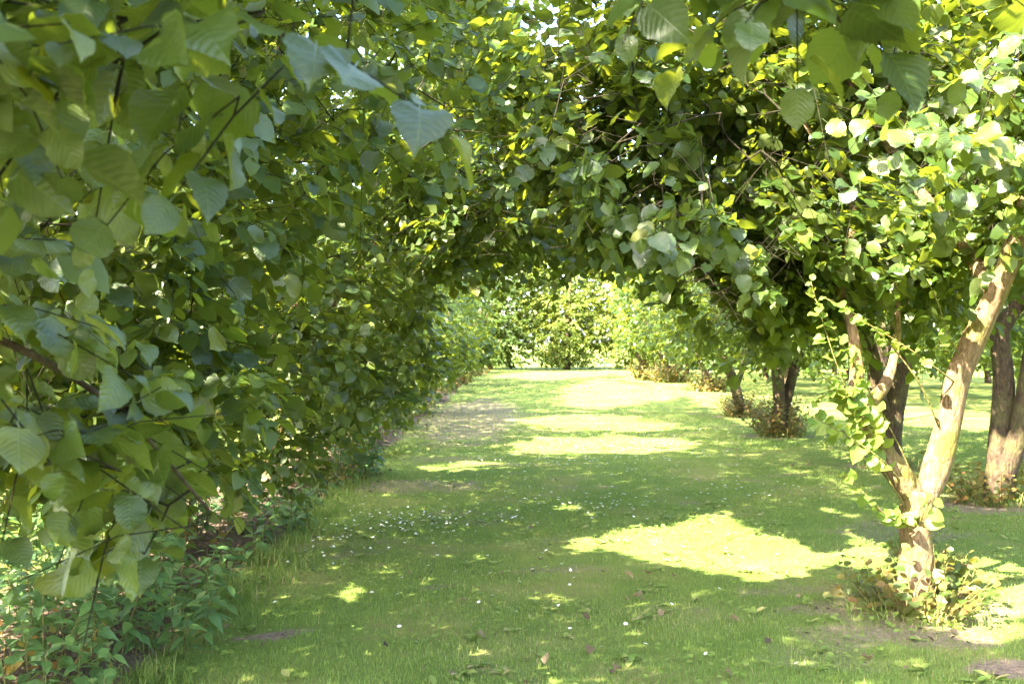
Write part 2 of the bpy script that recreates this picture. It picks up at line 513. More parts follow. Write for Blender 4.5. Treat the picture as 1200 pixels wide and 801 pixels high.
def gheight(x, y):
    z = .05 * (vnoise(x, y, 2.7, 51) - .5) + .022 * (vnoise(x, y, .6, 52) - .5)
    z = z + .07 * sstep(.05, -.5, x - bed_edge(y)) + .03 * bare(x, y) * (vnoise(x, y, .12, 53) - .5)
    fade = sstep(70, 50, np.abs(y)) * sstep(30, 20, np.abs(x))
    return z * fade


gx = np.concatenate([[-900, -300, -120, -60, -30, -20, -14, -10, -8], np.arange(-6.5, 9.01, .11), [10, 11.5, 13, 15, 18, 22, 30, 60, 120, 300, 900]])
gy = np.concatenate([[-900, -300, -100, -40, -20, -10, -6, -3, 0, 1.5, 2.5, 3.2], np.arange(3.8, 14, .11), np.arange(14, 30, .2), np.arange(30, 72, .7), [75, 80, 90, 110, 150, 300, 900]])
GX, GY = np.meshgrid(gx, gy)
gxf, gyf = GX.ravel(), GY.ravel()
gv = np.stack([gxf, gyf, gheight(gxf, gyf)], -1)
nx = len(gx)
i = (np.arange(len(gy) - 1)[:, None] * nx + np.arange(nx - 1)[None]).ravel()
gq = np.stack([i, i + 1, i + nx + 1, i + nx], -1)
m, nt, out = new_mat("lawn_soil")
tc = N(nt, "ShaderNodeTexCoord")
att = N(nt, "ShaderNodeAttribute", attribute_name="tint")
na = N(nt, "ShaderNodeTexNoise"); na.inputs["Scale"].default_value = 1.1; na.inputs["Detail"].default_value = 8; na.inputs["Roughness"].default_value = .6
nb = N(nt, "ShaderNodeTexNoise"); nb.inputs["Scale"].default_value = 38; nb.inputs["Detail"].default_value = 6; nb.inputs["Roughness"].default_value = .7
nc = N(nt, "ShaderNodeTexNoise"); nc.inputs["Scale"].default_value = 160; nc.inputs["Detail"].default_value = 3
for n_ in (na, nb, nc):
    nt.links.new(tc.outputs["Object"], n_.inputs["Vector"])
gcol = ramp(nt, na.outputs[0], [(.28, (.095, .150, .034)), (.5, (.145, .195, .052)), (.68, (.23, .22, .09))])
gfine = ramp(nt, nc.outputs[0], [(.25, (.55, .6, .5)), (.75, (1.35, 1.3, 1.2))])
gm = N(nt, "ShaderNodeMix", data_type='RGBA', blend_type='MULTIPLY'); gm.inputs[0].default_value = 1
nt.links.new(gcol, gm.inputs[6]); nt.links.new(gfine, gm.inputs[7])
scol = ramp(nt, nb.outputs[0], [(.3, (.035, .026, .018)), (.5, (.085, .063, .046)), (.72, (.17, .13, .10))])
sx_ = N(nt, "ShaderNodeSeparateXYZ"); nt.links.new(tc.outputs["Object"], sx_.inputs[0])
dry = ramp(nt, nb.outputs[0], [(.3, (.10, .072, .054)), (.5, (.19, .14, .11)), (.72, (.29, .225, .175))])
zone = N(nt, "ShaderNodeMix", data_type='RGBA')
nt.links.new(math_n(nt, 'MULTIPLY', math_n(nt, 'ADD', sx_.outputs[0], 1.95), 3.0, True), zone.inputs[0]); nt.links.new(scol, zone.inputs[6]); nt.links.new(dry, zone.inputs[7])
scol = zone.outputs[2]
gs = N(nt, "ShaderNodeMix", data_type='RGBA')
msk = math_n(nt, 'ADD', att.outputs["Fac"], math_n(nt, 'MULTIPLY', math_n(nt, 'SUBTRACT', nb.outputs[0], .5), .9), True)
nt.links.new(ramp(nt, msk, [(.25, (0, 0, 0)), (.7, (1, 1, 1))]), gs.inputs[0]); nt.links.new(gm.outputs[2], gs.inputs[6]); nt.links.new(scol, gs.inputs[7])
gp = N(nt, "ShaderNodeBsdfPrincipled"); gp.inputs["Roughness"].default_value = .95; gp.inputs["Specular IOR Level"].default_value = .1
nt.links.new(gs.outputs[2], gp.inputs["Base Color"])
gb = N(nt, "ShaderNodeBump"); gb.inputs["Strength"].default_value = .8; gb.inputs["Distance"].default_value = .03
nt.links.new(math_n(nt, 'ADD', nb.outputs[0], math_n(nt, 'MULTIPLY', nc.outputs[0], .5)), gb.inputs["Height"]); nt.links.new(gb.outputs[0], gp.inputs["Normal"])
nt.links.new(gp.outputs[0], out.inputs[0])
M_GROUND = m
o = obj("ground", mesh_from("ground", gv, gq, M_GROUND, tint=bare(gxf, gyf)), kind="structure")
o["label"] = "mown green lawn lane with bare soil bed under the hazels"


# ------------------------------------------------------------------ trees
class Tree:
    pass


TREES = []


def sprays(t, blobs, seed, min_frac=.3):
    """twigs with alternating leaves spread through ellipsoids (cx,cy,cz,rx,ry,rz,twigs[,leaf scale])"""
    r = np.random.default_rng(seed)
    o = t.opt
    P0, D0, C0, K0 = [], [], [], []
    for (cx, cy_, cz, rx, ry, rz, n, *sc_) in blobs:
        d = nrm(r.normal(size=(n, 3)))
        rad = r.uniform(.12, 1, n) ** (1 / 2.2)
        bump = .82 + .36 * vnoise(d[:, 0] * 3 + d[:, 2] * 2, d[:, 1] * 3 - d[:, 2], .7, seed)
        P0.append(np.array([cx, cy_, cz]) + d * (rad * bump)[:, None] * np.array([rx, ry, rz]))
        D0.append(nrm(d * np.array([1, 1, .45]) + r.normal(0, .45, (n, 3)) * np.array([1, 1, .7]) + np.array([0, 0, .05])))
        C0.append(np.repeat([[cx, cy_, cz]], n, 0)); K0.append(np.full(n, sc_[0] if sc_ else 1.0))
    P0 = np.concatenate(P0); D0 = np.concatenate(D0); C0 = np.concatenate(C0); K0 = np.concatenate(K0)
    n = len(P0); per = o['per']
    L = r.uniform(*o['twig_len'], n)
    S0 = P0 - D0 * (L * .6)[:, None]                    # foot of each twig
    tt = (np.arange(per) + .7) / per
    tt = np.clip(tt[None] + r.uniform(-.04, .04, (n, per)), .05, 1)
    dr = r.uniform(.3, 1.2, n) * o['droop']
    pos = S0[:, None, :] + D0[:, None, :] * (L[:, None] * tt)[..., None]
    pos[..., 2] -= (dr * L)[:, None] * tt ** 2
    tang = D0[:, None, :] - UP * (2 * dr[:, None] * tt)[..., None]
    side = nrm(np.cross(tang, UP) + 1e-6)
    sg = np.where((np.arange(per)[None] + r.integers(0, 2, (n, 1))) % 2 == 0, 1, -1)
    spread = np.where(np.arange(per) == per - 1, .15, 1.0)[None] * r.uniform(.6, 1.3, (n, per))
    ax = nrm(nrm(tang) * .75 + side * (sg * spread)[..., None] - UP * (r.uniform(0, 1, (n, per)) ** 1.5 * .9)[..., None] + r.normal(0, .14, (n, per, 3)))
    outw = nrm((pos - C0[:, None, :]) * np.array([1, 1, .3]))
    nn = nrm(UP * .9 + outw * o['lean_out'] + r.normal(0, o['spread_leaf'], (n, per, 3)) + r.normal(0, .18, (n, 1, 3)) + np.array(o.get('face', (0, 0, 0))))
    sz = o['leaf'] * K0[:, None] * r.uniform(.58, 1.22, (n, per)) * np.where(np.arange(per) == per - 1, .75, 1.0)[None]
    tw = np.repeat(np.arange(n)[:, None], per, 1).ravel()
    pos = pos.reshape(-1, 3); ax = ax.reshape(-1, 3); nn = nn.reshape(-1, 3); sz = sz.ravel()
    pos = pos + ax * (.3 * sz)[:, None]                 # the blade starts at the end of its stalk
    tip = pos + ax * (sz * .5)[:, None]
    kill = sun_gap(tip, t.shoots is not None) | (tip[:, 2] < .12)
    if o['cull_lane']:
        kill |= lane_clear(tip)
    keep = ~kill
    frac = np.bincount(tw[keep], minlength=n) / per
    keep &= frac[tw] > min_frac
    tint = np.clip(r.normal(.42, .2, len(pos)) + .12 * r.normal(0, 1, n)[tw], 0, 1)
    ok = np.where(frac > min_frac)[0]
    base = sum(len(x) for x in t.feet)
    new_id = np.zeros(n, int); new_id[ok] = np.arange(len(ok)) + base
    t.feet.append(S0[ok]); t.mids.append(S0[ok] + D0[ok] * (L[ok] * .5)[:, None] - UP * (dr[ok] * L[ok] * .25)[:, None]); t.tips.append(S0[ok] + D0[ok] * L[ok][:, None] - UP * (dr[ok] * L[ok])[:, None])
    got = (pos[keep], ax[keep], nn[keep], sz[keep], tint[keep], new_id[tw[keep]])
    t.C, t.A, t.N, t.S, t.W, t.tw = got if t.C is None else tuple(np.concatenate([p_, q_]) for p_, q_ in zip((t.C, t.A, t.N, t.S, t.W, t.tw), got))


def grow(name, base, trunks, blobs, seed, label, leaf=.088, detail='mid', twig_len=(.3, .55), per=9, cull_lane=True, bark=None, cat="tree", group="hazel trees of the avenue",
         mat=None, lean_out=.32, shoots=None, n_single=300, droop=.35, spread_leaf=.3):
    """trunks: list of [(x,y,z,r), ...] polylines in world coordinates"""
    t = Tree()
    t.name, t.base, t.label, t.cat, t.group, t.detail, t.seed, t.n_single = name, np.array(base, float), label, cat, group, detail, seed, n_single
    t.bark = bark or M_BARK; t.mat = mat or M_LEAF; t.shoots = shoots
    t.opt = dict(leaf=leaf, twig_len=twig_len, per=per, cull_lane=cull_lane, lean_out=lean_out, droop=droop, spread_leaf=spread_leaf)
    t.trunks = [spline(p, max(6, 5 * len(p))) for p in trunks]
    t.C = None; t.feet, t.mids, t.tips = [], [], []
    sprays(t, blobs, seed)
    TREES.append(t)
    return t


def branchwork(t):
    """each twig that still carries leaves is joined to the nearest wood; thickness follows the load"""
    r = np.random.default_rng(t.seed + 77)
    feet = np.concatenate(t.feet); mids = np.concatenate(t.mids); tips = np.concatenate(t.tips)
    have = np.bincount(t.tw, minlength=len(feet)) >= (4 if t.detail == 'mid' else 2)
    wood = np.array([p[:3] for tr in t.trunks for p in tr[len(tr) // 3:]])
    ok = np.where(have)[0]
    if t.detail == 'lo':
        ok = ok[::4]
    NP = np.zeros((len(wood) + 5 * len(ok) + 5, 3)); NP[:len(wood)] = wood
    par = -np.ones(len(NP), int); cnt = len(wood)
    dist = np.min(np.linalg.norm(feet[ok][:, None] - wood[None, ::2], axis=2), axis=1)
    for kk in ok[np.argsort(dist)]:
        s_ = feet[kk]
        dd = np.linalg.norm(NP[:cnt] - s_, axis=1) + .35 * np.maximum(0, NP[:cnt, 2] - s_[2])
        a = int(np.argmin(dd))
        A = NP[a].copy(); ln = np.linalg.norm(s_ - A)
        k = 1 if ln < .3 else (2 if ln < .8 else 3)
        last = a
        for j in range(1, k + 1):
            f = j / k
            NP[cnt] = A * (1 - f) + s_ * f + (r.normal(0, .035 * ln, 3) if j < k else 0) + UP * (.10 * ln * math.sin(math.pi * f))
            par[cnt] = last; last = cnt; cnt += 1
        for q in ((mids[kk], tips[kk]) if (t.detail == 'mid' and t.base[1] < 4) else (tips[kk],)):
            NP[cnt] = q; par[cnt] = last; last = cnt; cnt += 1
    load = np.ones(cnt) * .25
    for c in range(cnt - 1, -1, -1):
        if par[c] >= 0:
            load[par[c]] += load[c]
    rad = np.minimum(.0025 * np.sqrt(load) * (1.3 if t.detail == 'lo' else (.5 if t.base[1] < 4 else .36)) + .0007, .010)
    ed = np.where(par[:cnt] >= 0)[0]
    A = NP[par[ed]]; B = NP[ed]
    ra = np.where(par[par[ed]] >= 0, np.minimum(rad[par[ed]], rad[ed] * 1.6), rad[ed] * 1.2); rb = rad[ed]
    d = nrm(B - A); u = nrm(np.cross(d, np.array([.31, .22, .93]))); w = np.cross(d, u)
    sides = 3
    th = np.linspace(0, 2 * math.pi, sides, endpoint=False)
    ring = np.cos(th)[None, :, None] * u[:, None] + np.sin(th)[None, :, None] * w[:, None]
    Vb = np.concatenate([A[:, None] + ring * ra[:, None, None], B[:, None] + ring * rb[:, None, None]], 1).reshape(-1, 3)
    j = np.arange(sides); k = (j + 1) % sides
    q = np.concatenate([np.stack([j, k, j + sides], -1), np.stack([k, k + sides, j + sides], -1)])
    return Vb, (q[None] + (np.arange(len(ed)) * 2 * sides)[:, None, None]).reshape(-1, 3)


def simple_trunk(x, y, h=2.2, r0=.09, lean=(0, 0), seed=0, forks=3, spread=.9, fork_z=.7):
    r = np.random.default_rng(seed + 900)
    zf = fork_z * r.uniform(.85, 1.15)
    top = np.array([x + lean[0] * .4, y + lean[1] * .4, zf])
    tr = [[(x, y, -.06, r0 * 1.45), (x + lean[0] * .05, y, .12, r0 * 1.12), (x + lean[0] * .2, y + lean[1] * .2, zf * .55, r0), (*top, r0 * .98)]]
    a0 = r.uniform(0, 6.28)
    for k in range(forks):
        a = a0 + k * 6.28 / forks + r.uniform(-.4, .4)
        e = np.array([math.cos(a), math.sin(a)]) * spread * r.uniform(.7, 1.2)
        rr = r0 * r.uniform(.55, .75)
        tr.append([(*(top - np.array([0, 0, .10])), rr), (top[0] + e[0] * .35 + lean[0] * .3, top[1] + e[1] * .35, zf + (h - zf) * .35, rr * .85),
                   (top[0] + e[0] * .7 + lean[0] * .6, top[1] + e[1] * .7, zf + (h - zf) * .72, rr * .6), (top[0] + e[0] + lean[0], top[1] + e[1], h, rr * .3)])
    return tr


# ---- the row along the soil bed
ROW_L = [  # y, x, label
    (-2.2, -2.5, "tall hazel tree shading the start of the lawn lane from behind"),
    (1.5, -2.35, "hazel tree with big drooping close-up leaves overhanging the nettles"),
    (4.9, -2.8, "dense hazel tree sweeping low over the dark nettle patch"),
    (8.3, -2.75, "hazel tree with grey-green leaves arching over the lane from the soil bed"),
    (12.0, -2.42, "hazel tree whose slim tan trunk shows between its own low leaves"),
    (15.8, -2.6, "hazel tree drooping to the grass beside the pale weeds"),
    (20.0, -2.6, "hazel tree beside the near end of the bare pinkish ground"),
    (24.5, -2.55, "hazel tree beside the far end of the bare pinkish ground"),
    (29.5, -2.5, "sixth hazel back from the hedge along the soil bed"),
    (35, -2.4, "fifth hazel back from the hedge along the soil bed"),
    (40.5, -2.3, "fourth hazel back from the hedge along the soil bed"),
    (46, -2.2, "third hazel back from the hedge along the soil bed"),
    (51.5, -2.0, "second hazel back from the hedge along the soil bed"),
    (57, -1.9, "last hazel of the soil bed row, against the hedge"),
]
for k, (y, x, lab) in enumerate(ROW_L):
    sd = 100 + k
    if k == 0:
        grow("hazel_tree", (x, y, 0), simple_trunk(x, y, 3.4, .11, seed=sd), [(x, y, 3.1, 2.4, 2.3, 2.3, 620), (x + 2, y + .8, 3.4, 1.6, 1.6, 1.2, 240), (-2.6, -.5, 4.3, 1.6, 1.3, 1.2, 260)], sd, lab, detail='lo', leaf=.13)
    elif k == 1:
        blobs = [(x - .2, y - .1, 3.3, 1.9, 1.9, 1.9, 620, 1.25), (x + 1.2, y + .6, 3.5, 1.3, 1.5, .9, 260), (-2.3, 1.3, 1.9, .7, .8, 1.0, 110), (-1.7, .6, 3.2, 1.4, 1.3, .7, 260, 1.25), (-2.2, -.5, 3.3, 1.2, 1.0, .8, 160, 1.25),
                 (-.50, 1.65, 2.0, .42, .30, .19, 20), (-.95, 2.1, 1.60, .22, .3, .2, 4), (-.84, 2.15, 1.40, .25, .22, .22, 14), (-.70, 2.25, 1.24, .20, .2, .16, 12), (-.62, 1.35, 1.93, .10, .12, .10, 3), (-1.15, 2.5, 2.3, .4, .4, .25, 18)]
        tr = simple_trunk(x, y, 3.3, .10, seed=sd) + [
            [(x, y, .75, .05), (-1.9, 1.6, 1.4, .035), (-1.3, 1.68, 1.9, .022), (-.7, 1.72, 2.08, .012), (-.25, 1.75, 2.1, .004)],
            [(-1.9, 1.6, 1.4, .025), (-1.5, 1.9, 1.6, .018), (-1.1, 2.1, 1.6, .010), (-.8, 2.2, 1.45, .006), (-.6, 2.25, 1.22, .003)]]
        grow("hazel_tree", (x, y, 0), tr, blobs, sd, lab, leaf=.09, per=8, twig_len=(.25, .45), spread_leaf=.36)
    elif k == 2:
        blobs = [(x, y, 2.3, 1.75, 1.8, 1.9, 270), (x + 1.3, y - .1, 2.3, .8, 1.2, 1.1, 240), (-.75, 5.2, 2.95, .8, 1.1, .6, 170), (x + .7, y + .3, 1.3, .7, 1.2, .5, 90), (x + .6, y, 4.4, 1.6, 1.8, 1.1, 420, 1.35)]
        blobs += [(-1.55, 3.9, 2.1, .55, .6, .9, 120), (-1.3, 4.3, 1.4, .5, .6, .5, 60)]
        grow("hazel_tree", (x, y, 0), simple_trunk(x, y, 3.0, .09, seed=sd), blobs, sd, lab, leaf=.10, spread_leaf=.46)
    elif k == 3:
        blobs = [(x, y, 2.3, 1.7, 1.9, 1.9, 330), (-.1, 6.4, 3.9, .9, .9, .4, 130), (x + 1.3, y, 2.2, .9, 1.5, 1.3, 260), (-1.2, 9.3, 1.35, .5, .8, .35, 100), (-1.35, 7.2, 1.55, .5, .7, .3, 70), (-.55, 7.2, 2.9, .9, 1.3, .65, 300), (-.3, 6.0, 3.4, .9, 1.0, .5, 160), (x + 1.0, y, .85, .8, 1.3, .45, 120), (-.2, 8.0, 2.35, .55, .7, .35, 80), (x + .9, y, 4.9, 2.0, 2.2, 1.4, 620, 1.4), (.2, 10.2, 3.1, 1.3, 1.4, .65, 300), (-.25, 8.7, 2.5, .8, 1.0, .5, 190), (.3, 10.0, 2.55, 1.0, 1.1, .4, 150)]
        grow("hazel_tree", (x, y, 0), simple_trunk(x, y, 3.0, .09, seed=sd), blobs, sd, lab, leaf=.088)
    elif k == 4:
        tr = [[(-2.55, 12, -.06, .10), (-2.55, 12, .1, .085), (-2.47, 12, .6, .072), (-2.36, 12, 1.2, .062), (-2.3, 12, 1.8, .05), (-2.2, 12.1, 2.7, .03)],
              [(-2.42, 12, .9, .05), (-2.7, 12.2, 1.7, .04), (-3.1, 12.5, 2.8, .02)], [(-2.36, 12, 1.2, .05), (-1.9, 11.9, 1.9, .035), (-1.4, 11.8, 2.6, .015)]]
        blobs = [(x, y, 2.5, 1.7, 1.9, 1.6, 280), (x + 1.0, y, 2.3, .8, 1.5, 1.2, 170), (x + .75, y + .5, .95, .75, 1.1, .5, 110), (x + .8, y, 5.2, 2.1, 2.3, 1.7, 640, 1.4), (-.6, 12.3, 3.0, 1.1, 1.4, .65, 230), (-1.15, 12.6, 1.35, .55, .9, .45, 110), (-1.0, 11.0, 1.9, .6, .8, .35, 80)]
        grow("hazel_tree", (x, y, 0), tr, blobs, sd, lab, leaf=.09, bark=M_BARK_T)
    else:
        near = y < 22
        hgt = 4.2 if y < 40 else 4.8
        nt_ = 400 if near else (280 if y < 40 else 180)
        blobs = [(x, y, hgt * .53, 1.7, 2.3, hgt * .46, nt_), (x + .7, y, 1.3, .95, 2.0, 1.0, nt_ // 3), (x + 1.35, y + (k % 3 - 1) * .8, 1.2 + .25 * (k % 2), .6, .9, .5, nt_ // 4), (x + .8, y, 5.4, 2.2, 2.8, 2.0, int(nt_ * 1.5), 1.35)]
        grow("hazel_tree", (x, y, 0), simple_trunk(x, y, 3.0, .08, seed=sd), blobs, sd, lab, detail='mid' if near else 'lo', leaf=.095 if near else (.13 if y < 40 else .19))

# ---- the forked tree on the lawn
bx, by = RIGHT_TREES['T1']


def at(x, y, d):
    p = px_at(x, y, d)
    return tuple(p)


def lim(pts):
    return [(*at(x, y, d), r) for x, y, d, r in pts]


T1_TRUNK = [
    lim([(1073, 728, by, .155), (1073, 700, by, .118), (1074, 655, by, .098), (1073, 610, by, .095), (1078, 575, by, .105)]),
    lim([(1076, 600, by, .07), (1098, 548, by, .080), (1112, 495, by - .03, .074), (1122, 445, by - .06, .070), (1142, 395, by - .1, .067), (1166, 345, by - .15, .062), (1184, 300, by - .2, .058), (1202, 240, by - .3, .052), (1232, 150, by - .4, .04), (1262, 60, by - .5, .02)]),
    lim([(1076, 590, by, .06), (1058, 562, by - .02, .076), (1034, 530, by - .05, .070), (1013, 495, by - .03, .060), (1000, 476, by + .06, .05), (1004, 440, by + .12, .04), (1000, 390, by + .2, .032), (985, 330, by + .3, .026), (1000, 240, by + .2, .02), (940, 140, by, .012)]),
    lim([(1012, 495, by + .03, .04), (1022, 470, by + .05, .042), (1036, 452, by + .08, .036), (1046, 425, by + .14, .028), (1052, 385, by + .2, .020), (1050, 330, by + .25, .010)]),
    lim([(1166, 345, by - .15, .045), (1130, 290, by + .2, .04), (1060, 200, by + .4, .032), (1010, 120, by + .4, .024), (960, 40, by + .2, .014)]),
]
T1_BLOBS = [(2.2, 7.3, 3.3, 1.8, .6, .9, 330, 1.15), (.6, 7.6, 3.1, 1.0, .6, .7, 170, 1.15), (1.15, 6.2, 3.0, 1.35, 1.6, 1.0, 520), (2.6, 5.7, 3.1, 1.5, 1.5, 1.05, 520), (.45, 6.3, 2.8, .85, 1.4, .75, 330), (.5, 5.0, 3.15, .8, .7, .4, 150), (1.5, 6.5, 4.2, 1.8, 1.8, .8, 300), (.75, 7.2, 2.35, .8, .9, .4, 170), (1.6, 7.6, 2.25, .8, .8, .35, 110), (3.1, 6.9, 2.35, .8, .7, .5, 130), (1.6, 6.8, 2.25, .9, 1.0, .45, 150),
            (1.35, 7.3, 2.0, .8, .6, .35, 130), (1.75, 7.6, 1.8, .6, .5, .35, 80), (2.6, 7.4, 2.0, .6, .5, .4, 80), (3.6, 6.2, 2.9, 1.1, 1.3, 1.0, 220), (1.3, 5.2, 2.45, .7, .5, .5, 90)]
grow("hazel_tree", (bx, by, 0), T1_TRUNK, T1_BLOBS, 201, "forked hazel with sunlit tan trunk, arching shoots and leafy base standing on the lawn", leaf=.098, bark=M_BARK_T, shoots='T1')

p = RIGHT_TREES['T2']
tr = [lim([(1040, 560, p[1], .20), (1042, 535, p[1], .15), (1046, 480, p[1], .145), (1054, 420, p[1], .15), (1056, 370, p[1], .14), (1052, 330, p[1], .11), (1035, 290, p[1], .08), (1000, 230, p[1], .04)]),
      lim([(1044, 500, p[1], .09), (1030, 465, p[1] - .1, .09), (1026, 430, p[1] - .2, .08), (1008, 370, p[1] - .5, .06), (960, 300, p[1] - .8, .03)]),
      lim([(1056, 370, p[1], .09), (1085, 320, p[1], .08), (1110, 260, p[1], .05), (1140, 180, p[1], .03)])]
grow("hazel_tree", (p[0], p[1], 0), tr, [(p[0] - .1, p[1], 3.4, 2.3, 1.9, 1.5, 620, 1.15), (p[0] - .9, p[1] - .8, 2.25, 1.4, 1.2, .6, 280), (p[0] - 1.6, p[1] - .4, 1.8, .9, .9, .5, 110), (p[0] + 1.0, p[1], 2.3, 1.0, 1.1, .6, 120)], 202,
     "dark thick-trunked hazel in shade behind the forked sunlit one", leaf=.092)
p = RIGHT_TREES['T3']
tr = [lim([(1166, 602, p[1], .16), (1168, 570, p[1], .13), (1172, 520, p[1], .115), (1176, 450, p[1], .10), (1172, 400, p[1], .09), (1176, 380, p[1], .08), (1200, 350, p[1], .065), (1240, 310, p[1], .045), (1290, 250, p[1], .02)]),
      lim([(1170, 575, p[1] - .05, .10), (1184, 535, p[1] - .1, .10), (1197, 490, p[1] - .15, .095), (1208, 420, p[1] - .2, .085), (1216, 340, p[1] - .2, .07), (1222, 250, p[1] - .2, .04)]),
      lim([(1174, 430, p[1], .05), (1160, 380, p[1], .045), (1130, 310, p[1], .035), (1090, 250, p[1], .02)])]
grow("hazel_tree", (p[0], p[1], 0), tr, [(p[0], p[1], 3.3, 2.2, 1.9, 1.3, 520, 1.1), (p[0] - .9, p[1], 2.4, .9, 1.0, .5, 110), (p[0] + 1.2, p[1] - .3, 2.4, 1.0, 1.1, .7, 130)], 203,
     "twin-stemmed hazel, one stem black and one yellow-barked, with a leafy base", leaf=.092)
p = RIGHT_TREES['T4']
tr = [lim([(915, 522, p[1], .15), (914, 500, p[1], .12), (913, 470, p[1], .10), (910, 430, p[1], .095), (904, 405, p[1], .085), (895, 370, p[1], .06), (880, 320, p[1], .03)]),
      lim([(918, 490, p[1] + .1, .08), (926, 450, p[1] + .1, .085), (936, 415, p[1] + .1, .08), (944, 395, p[1] + .1, .07), (958, 350, p[1] + .1, .045), (972, 300, p[1] + .1, .02)])]
grow("hazel_tree", (p[0], p[1], 0), tr, [(p[0] - .2, p[1], 3.1, 2.3, 2.4, 1.5, 560, 1.1), (p[0] - .7, p[1] - .7, 1.9, 1.5, 1.3, .6, 320)], 204, "hazel with two stems in a V above a round russet bush of basal shoots", leaf=.095)
p = RIGHT_TREES['T5']
tr = [lim([(870, 496, p[1], .15), (868, 480, p[1], .115), (862, 455, p[1], .105), (852, 425, p[1], .095), (846, 405, p[1], .085), (838, 370, p[1], .05), (830, 330, p[1], .02)]),
      lim([(862, 455, p[1], .06), (874, 420, p[1], .06), (884, 380, p[1], .04), (890, 330, p[1], .02)])]
grow("hazel_tree", (p[0], p[1], 0), tr, [(p[0] - .3, p[1], 3.2, 2.2, 2.5, 1.6, 520, 1.1), (p[0] - .7, p[1] - .8, 1.8, 1.4, 1.5, .7, 320)], 205, "hazel with a single trunk leaning over the lane beside the V-stemmed one", leaf=.10)
for key, lab in (('T6', "hazel rising from a small dark bush just past the leaning one"), ('T7', "hazel with a russet base, one before the last along the lawn row"), ('T8', "last hazel of the lawn row with a pale sunlit base")):
    p = RIGHT_TREES[key]
    grow("hazel_tree", (p[0], p[1], 0), simple_trunk(p[0], p[1], 3.2, .15, lean=(-.4, 0), seed=ord(key[1])), [(p[0] - .1, p[1], 3.2, 2.3, 2.4, 1.9, 380), (p[0] - .7, p[1], 1.9, 1.2, 1.6, .8, 120)], 206 + ord(key[1]), lab, detail='lo', leaf=.14)
# tree beside the camera whose branch hangs into the top of the view, and shade trees behind
grow("hazel_tree", (3.0, 1.1, 0), simple_trunk(3.0, 1.1, 3.0, .10, seed=31) + [[(3.0, 1.1, .9, .05), (2.2, 1.4, 2.0, .035), (1.4, 1.75, 2.4, .02), (.7, 1.95, 2.36, .010), (.3, 2.1, 2.3, .004)]], [(3.2, .9, 3.0, 1.6, 1.7, 1.1, 360), (1.5, 1.6, 2.75, 1.0, .8, .5, 110), (.62, 1.95, 2.22, .42, .25, .10, 22), (.28, 2.3, 2.5, .3, .3, .1, 6)], 231,
     "hazel reaching dark broad leaves over the lane, its trunk out of view", leaf=.10, per=7, twig_len=(.25, .4))
grow("hazel_tree", (3.0, -4.2, 0), simple_trunk(3.0, -4.2, 3.0, .10, seed=32), [(2.6, -4.2, 3.0, 2.2, 2.2, 1.8, 420)], 232, "hazel standing behind the lane's start on the lawn side", detail='lo', leaf=.13)

# ---- the second row on the lawn side and the trees across the sunny ground
R2 = [(7.6, 8.6), (7.9, 12.8), (8.2, 17.5), (7.6, 22.5), (8.8, 27), (8.0, 33), (9.4, 40), (11, 24), (12.5, 17), (12, 31), (10.5, 47), (8.3, 54), (14.5, 38), (16, 26), (13.5, 46), (17.5, 33), (18, 43), (15, 53), (20, 25), (12, 38)]
R2L = ["hazel of the second row beyond the twin-stemmed one", "second-row hazel behind the thick dark trunk", "second-row hazel in the gap beside the thick dark trunk", "second-row hazel behind the russet bush", "second-row hazel standing past the russet bush",
       "dark far-off hazel of the second row by the sunny strip", "hazel far down the second row near the hedge", "third-row hazel past the sunny strip", "third-row hazel at the edge of the sunny strip", "third-row hazel in deep shade",
       "second-row hazel one before the hedge", "second-row hazel against the hedge", "outermost hazel in the far shade", "outermost hazel beyond the sunny strip", "third-row hazel close to the hedge", "fourth-row hazel beyond the sunny strip", "fourth-row hazel in the far shade", "fourth-row hazel against the hedge", "fifth-row hazel past the outermost sunny strip", "third-row hazel halfway down its row"]
for k, ((x, y), lab) in enumerate(zip(R2, R2L)):
    grow("hazel_tree", (x, y, 0), simple_trunk(x, y, 3.0, .11, seed=300 + k, lean=(((k * 37) % 10 - 5) * .06, 0)), [(x, y, 3.5, 2.5, 2.5, 1.9, 230, 1.45), (x, y - .4, 1.9 if y < 20 else 1.5, 1.9, 1.6, .5 if y < 20 else .8, 150 if y < 20 else 190)], 300 + k, lab, detail='lo', leaf=.125 if y < 30 else .15,
         group="hazels of the rows beyond the lawn", n_single=0)
L2_ = [(-7.5, 10), (-8.5, 15.5), (-7.8, 22), (-9, 29), (-12, 19), (-9, 37), (-13, 30), (-8, 46), (-7, 54)]
L2L = ["sunlit hazel across the field level with the slim tan trunk", "sunlit tree across the field behind the grey-leaved hazels", "sunlit tree across the field beside the bare ground", "sunlit tree far across the field", "taller sunlit tree deep in the field",
       "field tree halfway to the hedge", "deep field tree halfway to the hedge", "field tree near the hedge", "field tree touching the hedge"]
for k, ((x, y), lab) in enumerate(zip(L2_, L2L)):
    grow("field_tree", (x, y, 0), simple_trunk(x, y, 3.4, .12, seed=400 + k), [(x, y, 3.0, 2.3, 2.3, 2.2, 210), (x, y, 1.5, 2.0, 2.0, .9, 100)], 400 + k, lab, detail='lo', leaf=.18, cull_lane=False, group="trees across the field", n_single=0)

